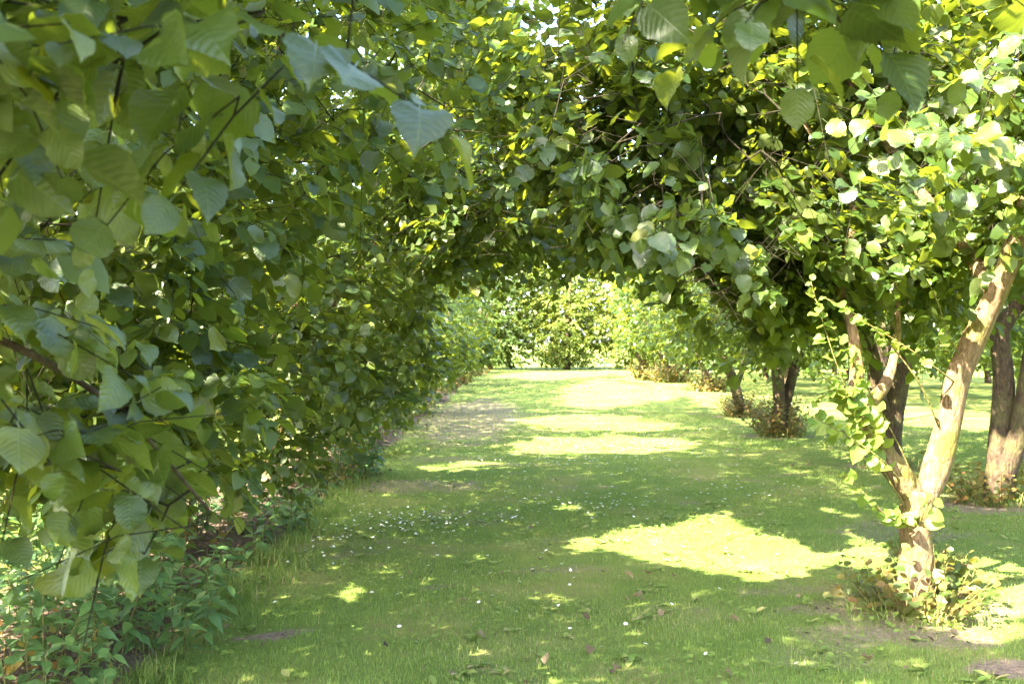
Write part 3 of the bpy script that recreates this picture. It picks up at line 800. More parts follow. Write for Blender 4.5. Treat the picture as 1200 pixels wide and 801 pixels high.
FS = [(-4.6, 5.2), (-4.9, 7.4), (-4.7, 9.8), (-5.1, 12.4), (-4.8, 15.2), (-5.2, 18.6), (-5.0, 22.5)]
FSL = ["sunny yellow-green bush glimpsed behind the dense low hazel", "sunny bush in the field between the dense hazel and the arching one", "sunny bush in the field behind the arching grey-leaved hazel", "sunny bush in the field behind the slim tan trunk",
       "sunny bush in the field behind the drooping hazel", "sunny bush in the field before the bare ground", "sunny bush in the field beside the bare ground"]
for k, ((x, y), lab) in enumerate(zip(FS, FSL)):
    grow("field_bush", (x, y, 0), [[(x, y, -.05, .05), (x, y, .4, .045), (x + .1, y, 1.0, .02), (x + .15, y, 1.4, .01)]], [(x, y, .85, .95, 1.3, .75, 160)], 450 + k, lab, detail='lo', leaf=.13, cull_lane=False, cat="bush", mat=M_FIELD, group="bushes at the field edge", n_single=0)

# ---- hedge and trees that close the lane
HG = [(-10, 65, 3.2, 6), (-5.5, 64, 3.0, 5.5), (-1.2, 63.5, 2.8, 9.5), (3.1, 64.0, 3.2, 11), (7.2, 63.5, 3.0, 10), (11.5, 64, 3.2, 7), (16.5, 65, 3.4, 6.5), (22, 66, 3.5, 7)]
HGL = ["dark hedge tree closing the field end", "dark hedge tree behind the last bed hazel", "shaded low-skirted hedge tree at the end of the lane", "bright sunlit hedge tree closing the lane straight ahead",
       "sunlit hedge tree behind the last lawn-row hazel", "hedge tree behind the second row", "hedge tree behind the third row", "outermost hedge tree past the third row"]
for k, ((x, y, rx, h), lab) in enumerate(zip(HG, HGL)):
    grow("hedge_tree", (x, y, 0), [[(x, y, -.1, .2), (x, y, 1.5, .17), (x + .2, y, h * .5, .1), (x, y, h * .85, .03)]],
         [(x, y, h * .5, rx, 2.2, h * .52, 520 if 1 < k < 5 else 330), (x, y - .6, h * .2, rx, 2.0, h * .22, 330 if 1 < k < 5 else 180), (x, y + 1.4, h * .45, rx, .8, h * .48, 260, 1.7)], 500 + k, lab, detail='lo', leaf=.21 if 1 < k < 5 else .26, cull_lane=False, mat=M_HEDGE_SUNLIT if k in (3, 4) else M_HEDGE, group="hedge trees closing the lane", twig_len=(.5, .9), n_single=0)
BK = [(-16, 78, 11), (-6, 80, 17), (3, 79, 19), (12, 80, 17), (22, 78, 11), (-24, 60, 10), (-22, 42, 9), (-19, 28, 8), (27, 60, 10), (24, 44, 9), (21, 32, 8)]
BKL = ["tall tree behind the field corner of the hedge", "tall tree rising behind the dark end of the hedge", "tall tree rising behind the sunlit hedge tree", "tall tree behind the second-row end of the hedge", "tall tree behind the far corner of the hedge",
       "tall boundary tree at the far side of the field", "tall boundary tree midway along the field", "boundary tree at the near side of the field", "tall boundary tree past the outer hazels by the hedge", "boundary tree midway past the outer hazels", "boundary tree past the outer hazels"]
for k, ((x, y, h), lab) in enumerate(zip(BK, BKL)):
    grow("tall_tree", (x, y, 0), [[(x, y, -.1, .3), (x, y, 2, .25), (x + .3, y, h * .5, .15), (x, y, h * .85, .04)]],
         [(x, y, h * .56, 5.0, 4.0, h * .45, 240), (x, y, h * .25, 4.5, 3.5, h * .25, 90)], 600 + k, lab, detail='lo', leaf=.46, cull_lane=False, mat=M_HEDGE, group="tall boundary trees", twig_len=(.7, 1.3), n_single=0)

# ------------------------------------------------------------------ close the leaks: denser tops where stray sun would reach the shaded lawn
row = [t for t in TREES if t.name == "hazel_tree" and t.base[0] < 0]
rows = [t for t in TREES if t.name == "hazel_tree"]
fr = np.random.default_rng(4242)


def close_leaks(CS, X0, X1, Y0, Y1, need, passes, left_only, scale, seed):
    nxg, nyg = int((X1 - X0) / CS), int((Y1 - Y0) / CS)
    GXc, GYc = np.meshgrid(X0 + (np.arange(nxg) + .5) * CS, Y0 + (np.arange(nyg) + .5) * CS, indexing='ij')
    want = ~np.any([in_poly(GXc, GYc, pl) for pl in LIT], axis=0)
    want &= np.abs(GXc) < .48 * GYc + .3
    for it in range(passes):
        area = np.zeros((nxg, nyg))
        for t in TREES:
            P = t.C + t.A * (t.S * .45)[:, None]
            h = P[:, 2] / TAN
            ix = ((P[:, 0] - SH[0] * h - X0) / CS); iy = ((P[:, 1] - SH[1] * h - Y0) / CS)
            m_ = (ix > 0) & (iy > 0) & (ix < nxg - 1) & (iy < nyg - 1)
            np.add.at(area, (ix[m_].astype(int), iy[m_].astype(int)), .62 * t.S[m_] ** 2)
        lai = area / CS ** 2
        sm = lai.copy()
        sm[1:-1, 1:-1] = (lai[1:-1, 1:-1] * 2 + lai[:-2, 1:-1] + lai[2:, 1:-1] + lai[1:-1, :-2] + lai[1:-1, 2:]) / 6
        extra = {}
        for i_, j_ in np.argwhere(want & (sm < np.interp(GYc, *need))):
            gx_, gy_ = GXc[i_, j_], GYc[i_, j_]
            if left_only:
                z_ = float(np.clip((gx_ + 1.7 + fr.normal(0, .5)) / -SH[0] * TAN, 3.5, 6.6)) + fr.uniform(-.2, .2)
            else:
                z_ = fr.uniform(3.0, 4.9)
            x_, y_ = gx_ + SH[0] * z_ / TAN, gy_ + SH[1] * z_ / TAN
            if left_only:
                T_ = row[int(np.argmin([abs(t.base[1] - y_) for t in row]))]
            else:
                dd = [math.hypot(t.base[0] - x_, t.base[1] - y_) for t in rows]
                if min(dd) > 3.8:
                    continue
                T_ = rows[int(np.argmin(dd))]
            extra.setdefault(id(T_), (T_, []))[1].append((x_, y_, z_ + .08, .12, .12, .10, 1 if sm[i_, j_] > 1.2 else 2, scale / T_.opt['leaf']))
        for q_, (T_, bl) in enumerate(extra.values()):
            sprays(T_, bl, seed + 100 * it + q_, .15)


close_leaks(.16, -2.2, 4.2, 4.2, 25.0, ([8, 12, 20], [2.8, 2.4, 1.9]), 3, True, .12, 7000)
close_leaks(.22, 2.5, 10.0, 7.0, 27.0, ([8, 25], [2.5, 2.3]), 3, False, .15, 8000)
close_leaks(.35, -2.0, 5.5, 24.0, 60.0, ([25, 60], [2.2, 2.0]), 2, True, .22, 8600)
close_leaks(.40, -2.0, 21.0, 25.0, 60.0, ([25, 60], [2.0, 1.7]), 2, False, .22, 9000)

# ---- sunlit sprays: openings above clusters of outer leaves
def lit_clusters(x0, y0, x1, y1, n, dmin, dmax, rad, seed, push):
    rr_ = np.random.default_rng(seed)
    seeds = []
    for t in TREES:
        D_ = t.C - CAM
        sx = 600 + D_[:, 0] / np.maximum(D_[:, 1], .1) * F1200; sy = 400.5 - D_[:, 2] / np.maximum(D_[:, 1], .1) * F1200
        m_ = (D_[:, 1] > dmin) & (D_[:, 1] < dmax) & (sx > x0) & (sx < x1) & (sy > y0) & (sy < y1)
        seeds.append(np.column_stack([t.C[m_], sx[m_], sy[m_], D_[m_, 1]]))
    Q = np.concatenate(seeds)
    cell = (Q[:, 3] // 12).astype(int) * 1000 + (Q[:, 4] // 12).astype(int)
    o_ = np.lexsort((Q[:, 5], cell))
    first = o_[np.r_[True, np.diff(cell[o_]) > 0]]                # the front leaf of each small patch of view
    pick = rr_.choice(first, min(n, len(first)), replace=False)
    S_ = np.array(SUN)
    near = [t for t in TREES if t.detail == 'mid']
    by_tree = {}
    for c in Q[pick, :3]:
        T_ = min(near, key=lambda t: np.min(np.linalg.norm(t.C[::7] - c, axis=1)))
        p_ = c + nrm(CAM - c) * push + S_ * push * .6
        by_tree.setdefault(id(T_), (T_, []))[1].append((*p_, .16, .12, .12, 3, 1.0))
    for q_, (T_, bl) in enumerate(by_tree.values()):
        keep_ = dict(T_.opt)
        T_.opt.update(face=(-.42, -.62, 0), spread_leaf=.34, twig_len=(.22, .4), per=7, leaf=max(.09, keep_['leaf']))
        sprays(T_, bl, seed * 31 + q_, .3)
        T_.opt = keep_
    for t in TREES:
        kill = np.zeros(len(t.C), bool)
        P_ = t.C + t.A * (t.S * .5)[:, None]
        for c in Q[pick, :3]:
            D_ = P_ - (c + nrm(CAM - c) * push + S_ * push * .6)
            q_ = D_ @ S_
            kill |= (q_ > .22) & (q_ < 9) & (np.linalg.norm(D_ - q_[:, None] * S_, axis=1) < rad)
        k_ = ~kill
        t.C, t.A, t.N, t.S, t.W, t.tw = t.C[k_], t.A[k_], t.N[k_], t.S[k_], t.W[k_], t.tw[k_]


lit_clusters(720, 10, 1200, 300, 95, 4.0, 7.5, .25, 1, .24)
lit_clusters(800, 240, 1050, 345, 16, 4.0, 8.5, .2, 5, .15)
lit_clusters(600, 0, 790, 130, 16, 4.0, 8.0, .18, 2, .18)
lit_clusters(420, 180, 640, 340, 16, 5.0, 14.0, .18, 3, .15)
lit_clusters(60, 180, 520, 540, 22, 2.8, 10.0, .15, 4, .1)

close_leaks(.14, -1.8, 3.2, 4.2, 15.0, ([8, 12, 15], [4.6, 3.6, 2.6]), 2, True, .12, 9600)

# ------------------------------------------------------------------ which leaves show largest (coarse depth buffer over all leaves)
W, H = 1024, 683
FP = F1200 * W / 1200
CELL = 5
zb = np.full((H // CELL + 2, W // CELL + 2), 1e9)
for t in TREES:
    D = t.C + t.A * (t.S * .5)[:, None] - CAM
    d = D[:, 1]
    with np.errstate(divide='ignore', invalid='ignore'):
        t.sx = W / 2 + D[:, 0] / d * FP; t.sy = H / 2 - D[:, 2] / d * FP; t.ps = t.S * FP / d
    t.d = d
    t.vis = (d > .6) & (t.sx > 4) & (t.sx < W - 4) & (t.sy > 4) & (t.sy < H - 4)
    ii = np.where(t.vis)[0]
    for oy in (-1, 0, 1):
        for ox in (-1, 0, 1):
            e = ii if (ox == 0 and oy == 0) else ii[t.ps[ii] > 14]
            np.minimum.at(zb, (np.clip((t.sy[e] // CELL).astype(int) + oy, 0, zb.shape[0] - 1), np.clip((t.sx[e] // CELL).astype(int) + ox, 0, zb.shape[1] - 1)), d[e])

SINGLE_ME = [mesh_from("leaf", v, t_, M_LEAF1, uv=u) for v, t_, u in HI]
SHOOT_ME = [mesh_from("leaf", v, t_, M_SHOOT1, uv=u) for v, t_, u in HI]
BASAL_ME = [mesh_from("leaf", v, t_, M_BASAL1, uv=u) for v, t_, u in OVAL + [MID[0]]]
AUT_ME = [mesh_from("leaf", v, t_, M_AUT1, uv=u) for v, t_, u in OVAL + [MID[1]]]
NET_ME = [mesh_from("leaf", v, t_, M_NET1, uv=u) for v, t_, u in NET]


def leaves_on(parent, origin, me, C, A, Nn, S, rng):
    for c, a, n_, s in zip(C, A, Nn, S):
        obj("leaf", me[int(rng.integers(0, len(me)))], parent, matrix=leaf_matrix(c - origin, a, n_, s))


def shoot_leaves(P, rng, n, size, start=.15, flat=.5):
    """leaves alternating along a shoot"""
    t = np.clip(np.linspace(start, 1, n) + rng.normal(0, .35 / n, n), 0, 1) * (len(P) - 1.001)
    i = t.astype(int); f = (t - i)[:, None]
    c = P[i] * (1 - f) + P[i + 1] * f
    tg = nrm(P[i + 1] - P[i])
    sd = nrm(np.cross(tg, UP + rng.normal(0, .3, 3)))
    sg = np.where(np.arange(n) % 2 == 0, 1, -1)[:, None]
    a = nrm(tg * .4 + sd * sg * .9 + rng.normal(0, .25, (n, 3)) - UP * .15)
    s = size * rng.uniform(.5, 1.2, n) * np.linspace(1.1, .7, n)
    nn = nrm(UP * flat + np.array([-.35, -.55, 0]) + rng.normal(0, .3, (n, 3)))
    return c + a * (.25 * s)[:, None], a, nn, s


def basal(parent, origin, x, y, rad, hgt, n, seed, single=False, me=None, mat=None, size=.055, cz=0):
    """upright young shoots round the foot of a trunk"""
    r = np.random.default_rng(seed)
    parts = []; LC = []
    for k in range(n):
        a = r.uniform(0, 6.28); q = rad * math.sqrt(r.uniform(.02, 1))
        b = np.array([x + math.cos(a) * q * .6, y + math.sin(a) * q * .6, gheight(np.array([x]), np.array([y]))[0] - .02])
        h = hgt * r.uniform(.5, 1.1) * (1.1 - .45 * q / rad)
        e = b + np.array([math.cos(a) * q * .6 + r.normal(0, .04), math.sin(a) * q * .6 + r.normal(0, .04), h])
        P = spline([b, b * .5 + e * .5 + np.array([r.normal(0, .02), r.normal(0, .02), .05 * h]), e], 6)
        tv = tube(P - origin, np.linspace(.005, .002, 6), 4, cap=False)
        lf = shoot_leaves(P, r, max(5, int(h / .036)), size, .12, .8)
        if single:
            o = obj("basal_shoot", mesh_from("basal_shoot", *tv, M_STEM), parent)
            leaves_on(o, origin, me, *lf, r)
        else:
            parts.append(tv); LC.append(lf)
    if not single:
        C, A, Nn, S = (np.concatenate(z) for z in zip(*LC))
        v, t_, u, w = stamp(LO, C - origin, A, Nn, S, r.uniform(0, 1, len(C)), r)
        o = obj("basal_growth", mesh_from("basal_growth", v, t_, mat or M_BASAL, uv=u, tint=w), parent, kind="stuff")
        obj("basal_stem", mesh_from("basal_stem", *join(parts), M_STEM), parent, kind="stuff")


T1_SHOOTS = [  # arching young shoots, read off the photograph at the trunk's own distance
    [(1072, 610, 0), (1040, 560, -.1), (1010, 500, -.15), (985, 440, -.2), (965, 380, -.22), (950, 330, -.25)],
    [(1080, 600, 0), (1062, 540, -.15), (1025, 470, -.2), (985, 400, -.25), (955, 350, -.28)],
    [(1100, 500, -.08), (1078, 450, -.2), (1040, 400, -.25), (1005, 370, -.28), (965, 348, -.3)],
    [(1122, 450, -.1), (1095, 430, -.2), (1060, 405, -.25), (1015, 378, -.28)],
    [(1128, 420, -.1), (1112, 395, -.15), (1095, 345, -.2), (1070, 305, -.22), (1042, 270, -.25)],
    [(1066, 615, -.05), (1040, 605, -.15), (1015, 580, -.2), (995, 562, -.2), (986, 556, -.2)],
    [(1060, 570, -.05), (1035, 540, -.2), (1000, 515, -.25), (975, 500, -.25), (945, 485, -.25)],
    [(1040, 540, -.05), (1015, 510, -.15), (995, 470, -.2), (975, 450, -.25), (950, 432, -.3)],
    [(1015, 500, 0), (1000, 470, -.15), (985, 455, -.2), (955, 470, -.25)],
    [(1076, 618, -.08), (1082, 600, -.16), (1092, 585, -.18)],
    [(1068, 622, -.08), (1062, 606, -.16), (1050, 600, -.2)],
    [(1050, 555, -.05), (1030, 520, -.18), (1010, 490, -.22), (1000, 460, -.25), (1010, 430, -.25)],
    [(1030, 530, -.03), (1005, 515, -.12), (985, 505, -.18), (965, 520, -.2)],
]

BASALS = {'T2': (.45, .35, 10), 'T3': (.6, .5, 64), 'T4': (.52, .66, 110), 'T5': (.55, .6, 90), 'T6': (.6, .6, 60), 'T7': (.9, .9, 50), 'T8': (.8, 1.0, 40)}
key_of = {tuple(np.round(v, 4)): k for k, v in RIGHT_TREES.items()}

for t in TREES:
    r = np.random.default_rng(t.seed + 5000)
    root = thing(t.name, t.label, t.cat, t.base, t.group)
    B = t.base
    for q, tr in enumerate(t.trunks):
        P = tr[:, :3] - B
        sides = 14 if t.detail == 'mid' else 8
        obj("trunk" if q == 0 else "limb", mesh_from("wood", *tube(P, tr[:, 3], sides, .09 if t.detail == 'mid' else .05, seed=t.seed + q), t.bark), root)
    tb = branchwork(t)
    obj("branchwork", mesh_from("branchwork", tb[0] - B, tb[1], M_TWIG), root, kind="stuff")
    cells = zb[np.clip((np.nan_to_num(t.sy) // CELL).astype(int), 0, zb.shape[0] - 1), np.clip((np.nan_to_num(t.sx) // CELL).astype(int), 0, zb.shape[1] - 1)]
    cand = np.where(t.vis & (t.ps > 9.5) & (t.d <= cells + .12))[0]
    if t.n_single and len(cand):
        cand = cand[np.argsort(-t.ps[cand])][:t.n_single]
    else:
        cand = cand[:0]
    rest = np.ones(len(t.C), bool); rest[cand] = False
    wide = (t.d > .5) & (t.sx > -160) & (t.sx < W + 160) & (t.sy > -160)
    lod = np.where(wide & (t.ps > 12.5) & (t.d < 14), 0, np.where(wide & (t.ps > 7) & (t.d < 22), 1, 2))
    soup, off_ = [[], [], [], []], 0
    for q, tmpl in enumerate((MID, LO, LO4)):
        e = rest & (lod == q)
        if e.any():
            v, tt, u, w = stamp(tmpl, t.C[e] - B, t.A[e], t.N[e], t.S[e], t.W[e], r)
            for lst, arr in zip(soup, (v, tt + off_, u, w)):
                lst.append(arr)
            off_ += len(v)
    v, tt, u, w = (np.concatenate(z) for z in soup)
    obj("crown", mesh_from("crown", v, tt, t.mat, uv=u, tint=w), root, kind="stuff")
    leaves_on(root, B, SINGLE_ME, t.C[cand], t.A[cand], t.N[cand], t.S[cand], r)
    if t.shoots:
        for k, pts in enumerate(T1_SHOOTS):
            P = spline([px_at(x, y, by + dz) for x, y, dz in pts], 14)
            o = obj("shoot", mesh_from("shoot", *tube(P - B, np.linspace(.006, .0025, 14), 5), M_STEM), root)
            n = max(6, int(np.linalg.norm(np.diff(P, axis=0), axis=1).sum() / (.031 if k > 4 else .066)))
            leaves_on(o, B, SHOOT_ME, *shoot_leaves(P, r, n, .086 if k > 4 else .078, .4 if k < 4 else .16), r)
        basal(root, B, bx, by - .05, .42, .44, 68, 77, True, BASAL_ME, size=.074)
    kk = key_of.get(tuple(np.round(B[:2], 4)))
    if kk in BASALS:
        ra, hh, nn_ = BASALS[kk]
        basal(root, B, B[0], B[1], ra, hh, nn_, t.seed + 9, mat=M_BASAL, size=.07 if B[1] < 25 else .13)
    elif t.name == "hazel_tree" and B[0] < 0 and B[1] > 2:
        if 4 < B[1] < 6:
            basal(root, B, -2.12, 4.85, .28, .5, 9, 88, True, AUT_ME, size=.055)
        else:
            basal(root, B, B[0] + .35, B[1], .5, .5, 26, t.seed + 9, mat=M_BASAL, size=.06 if B[1] < 18 else .1)

# ------------------------------------------------------------------ nettles and weeds on the soil bed
def nettle(x, y, h, seed, label, group, single=True, mat=None):
    r = np.random.default_rng(seed)
    z = float(gheight(np.array([x]), np.array([y]))[0])
    root = thing("nettle_plant", label, "nettle", (x, y, z - .01), group)
    ln = r.normal(0, .16, 2)
    P = spline([(0, 0, 0), (ln[0] * h * .4, ln[1] * h * .4, h * .5), (ln[0] * h, ln[1] * h, h)], 7)
    obj("stem", mesh_from("stem", *tube(P, np.linspace(.0045, .002, 7), 4), M_STEM), root)
    npair = max(4, int(h / .055))
    C, A, Nn, S = [], [], [], []
    rot = r.uniform(0, 6.28)
    for k in range(npair):
        f = .2 + .8 * (k + .5) / npair
        q = f * 5.99; i_ = int(q); c = P[i_] * (1 - (q - i_)) + P[i_ + 1] * (q - i_)
        s = (.105 if f < .8 else .075) * r.uniform(.8, 1.15) * (1 if f > .35 else .8)
        for sg in (0, math.pi):
            a = rot + k * math.pi / 2 + sg + r.normal(0, .2)
            A.append((math.cos(a), math.sin(a), (.25 if f > .85 else -.2) + r.normal(0, .15)))
            C.append(c + .012 * np.array([math.cos(a), math.sin(a), 0])); S.append(s)
            Nn.append((r.normal(0, .2), r.normal(0, .2) - .15, 1))
    C, A, Nn, S = np.array(C), np.array(A), np.array(Nn), np.array(S)
    if single:
        leaves_on(root, np.zeros(3), NET_ME, C, A, Nn, S, r)
    else:
        v, t_, u, w = stamp(NETLO, C, nrm(A), Nn, S * 1.15, r.uniform(0, 1, len(C)), r)
        obj("foliage", mesh_from("foliage", v, t_, mat or M_NET, uv=u, tint=w), root, kind="stuff")


k = 0
rn = np.random.default_rng(55)
pts = []
while len(pts) < 80:
    y = rn.uniform(4.25, 7.0); x = rn.uniform(-2.65, -1.62) + .04 * (y - 5)
    if x < -.49 * y - .15:
        continue
    if all((x - a) ** 2 + (y - b) ** 2 > .095 ** 2 for a, b in pts):
        pts.append((x, y))
for k, (x, y) in enumerate(pts):
    nettle(x, y, rn.uniform(.34, .54) * (1 if x < -1.85 else .65), 1000 + k, "dark green nettle in the dense patch under the big drooping hazel leaves", "nettles of the dense patch", single=y < 6.1)
for k in range(46):
    y = rn.uniform(6.6, 9.4); x = rn.uniform(-3.5, -2.3)
    nettle(x, y, rn.uniform(.4, .75), 1400 + k, "tall nettle behind the dense patch, under the low hazel boughs", "tall nettles behind the patch", single=False)
for k in range(18):
    y = rn.uniform(8.6, 10.6); x = rn.uniform(-2.7, -1.85)
    nettle(x, y, rn.uniform(.2, .4), 1100 + k, "small nettle on the dark soil under the arching grey-leaved hazel", "small nettles on the dark soil", single=False)
for k in range(30):
    a = rn.uniform(0, 6.28); q = math.sqrt(rn.uniform(0, 1))
    nettle(-1.95 + .42 * q * math.cos(a), 12.9 + .7 * q * math.sin(a), rn.uniform(.38, .6) * (1.1 - .4 * q), 1150 + k, "pale green weed in the round clump by the slim tan trunk", "weeds of the pale round clump", single=False)
for k in range(44):
    y = rn.uniform(6.4, 12.2); x = float(bed_edge(np.array([y]))[0]) - abs(rn.normal(0, .22))
    nettle(x, y, rn.uniform(.08, .24), 1300 + k, "low weed creeping along the grass edge of the soil bed", "low weeds along the bed edge", single=False)
for k in range(26):
    y = rn.uniform(14.5, 30); x = rn.uniform(-2.4, -1.7)
    nettle(x, y, rn.uniform(.25, .55), 1200 + k, "weed on the soil bed farther along, past the pale clump", "weeds farther along the bed", single=False)

# ------------------------------------------------------------------ grass, clover, daisies, fallen leaves
r = np.random.default_rng(90)


def blades(n, y0, y1, hgt, wid, xmax=8.5, xlow=-2.0):
    far = y0 > 8
    y = y0 * (y1 / y0) ** r.uniform(0, 1, n * 2) if y1 / y0 > 1.6 else r.uniform(y0, y1, n * 2)
    lim_ = .47 * y + .9
    x = r.uniform(-1, 1, n * 2) * lim_
    ok = (x > xlow) & (x < xmax)
    b = bare(x, y)
    ok &= r.uniform(0, 1, n * 2) > np.clip(b * 1.15, 0, .97)
    x, y = x[ok][:n], y[ok][:n]
    n = len(x)
    tuft = vnoise(x, y, .35, 61) * .6 + vnoise(x, y, .11, 62) * .5
    h = hgt * r.uniform(.5, 1.2, n) * (.55 + .9 * tuft)
    z = gheight(x, y) - .004
    a = r.uniform(0, 6.28, n); ln = r.uniform(.1, .75, n) * h
    w = wid * r.uniform(.7, 1.3, n)
    dx, dy = np.cos(a), np.sin(a)
    b0 = np.stack([x - dy * w / 2, y + dx * w / 2, z], -1); b1 = np.stack([x + dy * w / 2, y - dx * w / 2, z], -1)
    m0 = np.stack([x - dy * w * .35 + dx * ln * .35, y + dx * w * .35 + dy * ln * .35, z + h * .6], -1)
    m1 = np.stack([x + dy * w * .35 + dx * ln * .35, y - dx * w * .35 + dy * ln * .35, z + h * .6], -1)
    t0 = np.stack([x + dx * ln, y + dy * ln, z + h], -1)
    if far:
        V = np.stack([b0, b1, t0], 1).reshape(-1, 3); T = np.arange(n * 3).reshape(-1, 3)
    else:
        V = np.stack([b0, b1, m0, m1, t0], 1).reshape(-1, 3)
    T = T if far else (np.array([[0, 1, 2], [1, 3, 2], [2, 3, 4]])[None] + (np.arange(n) * 5)[:, None, None]).reshape(-1, 3)
    tint = np.clip(.30 + .45 * vnoise(x, y, .9, 63) + r.normal(0, .16, n) + .5 * (r.uniform(0, 1, n) > .95) + .25 * bare(x, y), 0, 1)
    return V, T, np.repeat(tint, 3 if far else 5)


def tussock(cx, cy_, rad, n, hgt):
    a = r.uniform(0, 6.28, n); q = rad * np.sqrt(r.uniform(.15, 1, n))
    x = cx + q * np.cos(a); y = cy_ + q * np.sin(a); z = gheight(x, y) - .01
    h = hgt * r.uniform(.4, 1.15, n); b_ = r.uniform(0, 6.28, n); ln = h * r.uniform(.3, 1.3, n); w = .0032
    dx, dy = np.cos(b_), np.sin(b_)
    P = [np.stack([x - dy * w, y + dx * w, z], -1), np.stack([x + dy * w, y - dx * w, z], -1), np.stack([x - dy * w * .7 + dx * ln * .3, y + dx * w * .7 + dy * ln * .3, z + h * .65], -1),
         np.stack([x + dy * w * .7 + dx * ln * .3, y - dx * w * .7 + dy * ln * .3, z + h * .65], -1), np.stack([x + dx * ln, y + dy * ln, z + h], -1)]
    return np.stack(P, 1).reshape(-1, 3), (np.array([[0, 1, 2], [1, 3, 2], [2, 3, 4]])[None] + (np.arange(n) * 5)[:, None, None]).reshape(-1, 3), np.repeat(np.clip(r.normal(.55, .3, n), 0, 1), 5)


VV, TT, WW, off = [], [], [], 0
for q, (cx, cy_) in RIGHT_TREES.items():
    v, t_, w = tussock(cx, cy_ - .05, .42, 420 if q == 'T1' else 300, .085 if q == 'T1' else .15)
    VV.append(v); TT.append(t_ + off); WW.append(w); off += len(v)
for q in range(60):
    y0 = r.uniform(4.8, 16)
    v, t_, w = tussock(float(bed_edge(np.array([y0]))[0]) + r.normal(.05, .12), y0, r.uniform(.06, .16), 60, r.uniform(.07, .14))
    VV.append(v); TT.append(t_ + off); WW.append(w); off += len(v)
for args in ((102000, 4.3, 9, .025, .0034), (95000, 9, 16, .027, .0065), (60000, 16, 34, .035, .012), (25000, 34, 62, .04, .03)):
    v, t_, w = blades(*args)
    VV.append(v); TT.append(t_ + off); WW.append(w); off += len(v)
V = np.concatenate(VV)
o = obj("grass", mesh_from("grass", V, np.concatenate(TT), M_GRASS, uv=np.zeros((len(V), 2)) + .3, tint=np.concatenate(WW)), kind="stuff")
o["label"] = "short green grass of the shaded lawn lane"; o["category"] = "grass"
# clover and broad low weeds in the turf
n = 9000
y = r.uniform(4.5, 12, n); x = r.uniform(-1, 1, n) * (.47 * y + .6)
ok = (x > -1.9) & (bare(x, y) < .7) & (vnoise(x, y, .5, 71) * .7 + vnoise(x, y, .15, 72) * .4 > .56)
x, y = x[ok], y[ok]; n = len(x)
a = r.uniform(0, 6.28, n)
v, t_, u, w = stamp([leaf_template([.4, .75], [.32, .26], .2, .15)], np.stack([x, y, gheight(x, y) + r.uniform(.012, .04, n)], -1), np.stack([np.cos(a), np.sin(a), r.uniform(-.1, .5, n)], -1),
                    np.stack([r.normal(0, .25, n), r.normal(0, .25, n), np.ones(n)], -1), r.uniform(.018, .045, n), r.uniform(.2, .8, n), r)
o = obj("clover", mesh_from("clover", v, t_, M_GRASS, uv=u, tint=w), kind="stuff")
o["label"] = "low clover and plantain leaves in the turf"; o["category"] = "clover"

n = 26000
y = 4.4 * (32 / 4.4) ** r.uniform(0, 1, n); x = np.where(r.uniform(0, 1, n) < .6, r.uniform(-3.2, -1.4, n), r.uniform(-1, 1, n) * (.47 * y + .5))
ok = r.uniform(0, 1, n) < bare(x, y) * .35 + .008
x, y = x[ok], y[ok]; n = len(x); a = r.uniform(0, 6.28, n)
v, t_, u, w = stamp(LO4, np.stack([x, y, gheight(x, y) + r.uniform(.004, .03, n)], -1), np.stack([np.cos(a), np.sin(a), r.normal(0, .3, n)], -1), np.stack([r.normal(0, .5, n), r.normal(0, .5, n), np.ones(n)], -1), r.uniform(.015, .05, n), r.uniform(0, 1, n), r)
o = obj("leaf_litter", mesh_from("leaf_litter", v, t_, M_LITTER, uv=u, tint=w), kind="stuff")
o["label"] = "brown crumbs of leaf litter on the bare soil"; o["category"] = "litter"
PC = []
for q in range(240):
    y0 = r.uniform(4.8, 11); x0 = r.uniform(-1, 1) * (.47 * y0 + .3)
    if x0 < -1.5 or bare(np.array([x0]), np.array([y0]))[0] > .6:
        continue
    for e in range(int(r.integers(4, 8))):
        PC.append((x0 + r.normal(0, .01), y0 + r.normal(0, .01), r.uniform(0, 6.28), r.uniform(.04, .085)))
PC = np.array(PC)
v, t_, u, w = stamp([leaf_template([.3, .7], [.2, .2], .2, .3)], np.stack([PC[:, 0], PC[:, 1], gheight(PC[:, 0], PC[:, 1]) + .006], -1), np.stack([np.cos(PC[:, 2]), np.sin(PC[:, 2]), r.uniform(.2, .8, len(PC))], -1),
                    np.stack([r.normal(0, .2, len(PC)), r.normal(0, .2, len(PC)), np.ones(len(PC))], -1), PC[:, 3], r.uniform(.3, 1, len(PC)), r)
o = obj("plantain", mesh_from("plantain", v, t_, M_GRASS, uv=u, tint=w), kind="stuff")
o["label"] = "flat rosettes of broad weeds in the turf"; o["category"] = "weeds"

# daisies
dv, dt, du = [], [], []
for k in range(9):
    a = k * 6.2832 / 9
    c, s = math.cos(a), math.sin(a)
    i0 = len(dv)
    for (lx, ly, lz) in ((.2, -.13, .0), (1, -.19, .15), (1, .19, .15), (.2, .13, 0)):
        dv.append((lx * c - ly * s, lx * s + ly * c, lz)); du.append((.5, .5))
    dt += [(i0, i0 + 1, i0 + 2), (i0, i0 + 2, i0 + 3)]
dv, dt, du = np.array(dv), np.array(dt), np.array(du)
ev = [(0, 0, .16)] + [(.3 * math.cos(q * 1.0472), .3 * math.sin(q * 1.0472), .05) for q in range(6)]
et = [(0, 1 + q, 1 + (q + 1) % 6) for q in range(6)]
m, nt, out = new_mat("daisy_eye")
pp = N(nt, "ShaderNodeBsdfPrincipled"); nz = N(nt, "ShaderNodeTexNoise"); nz.inputs["Scale"].default_value = 3
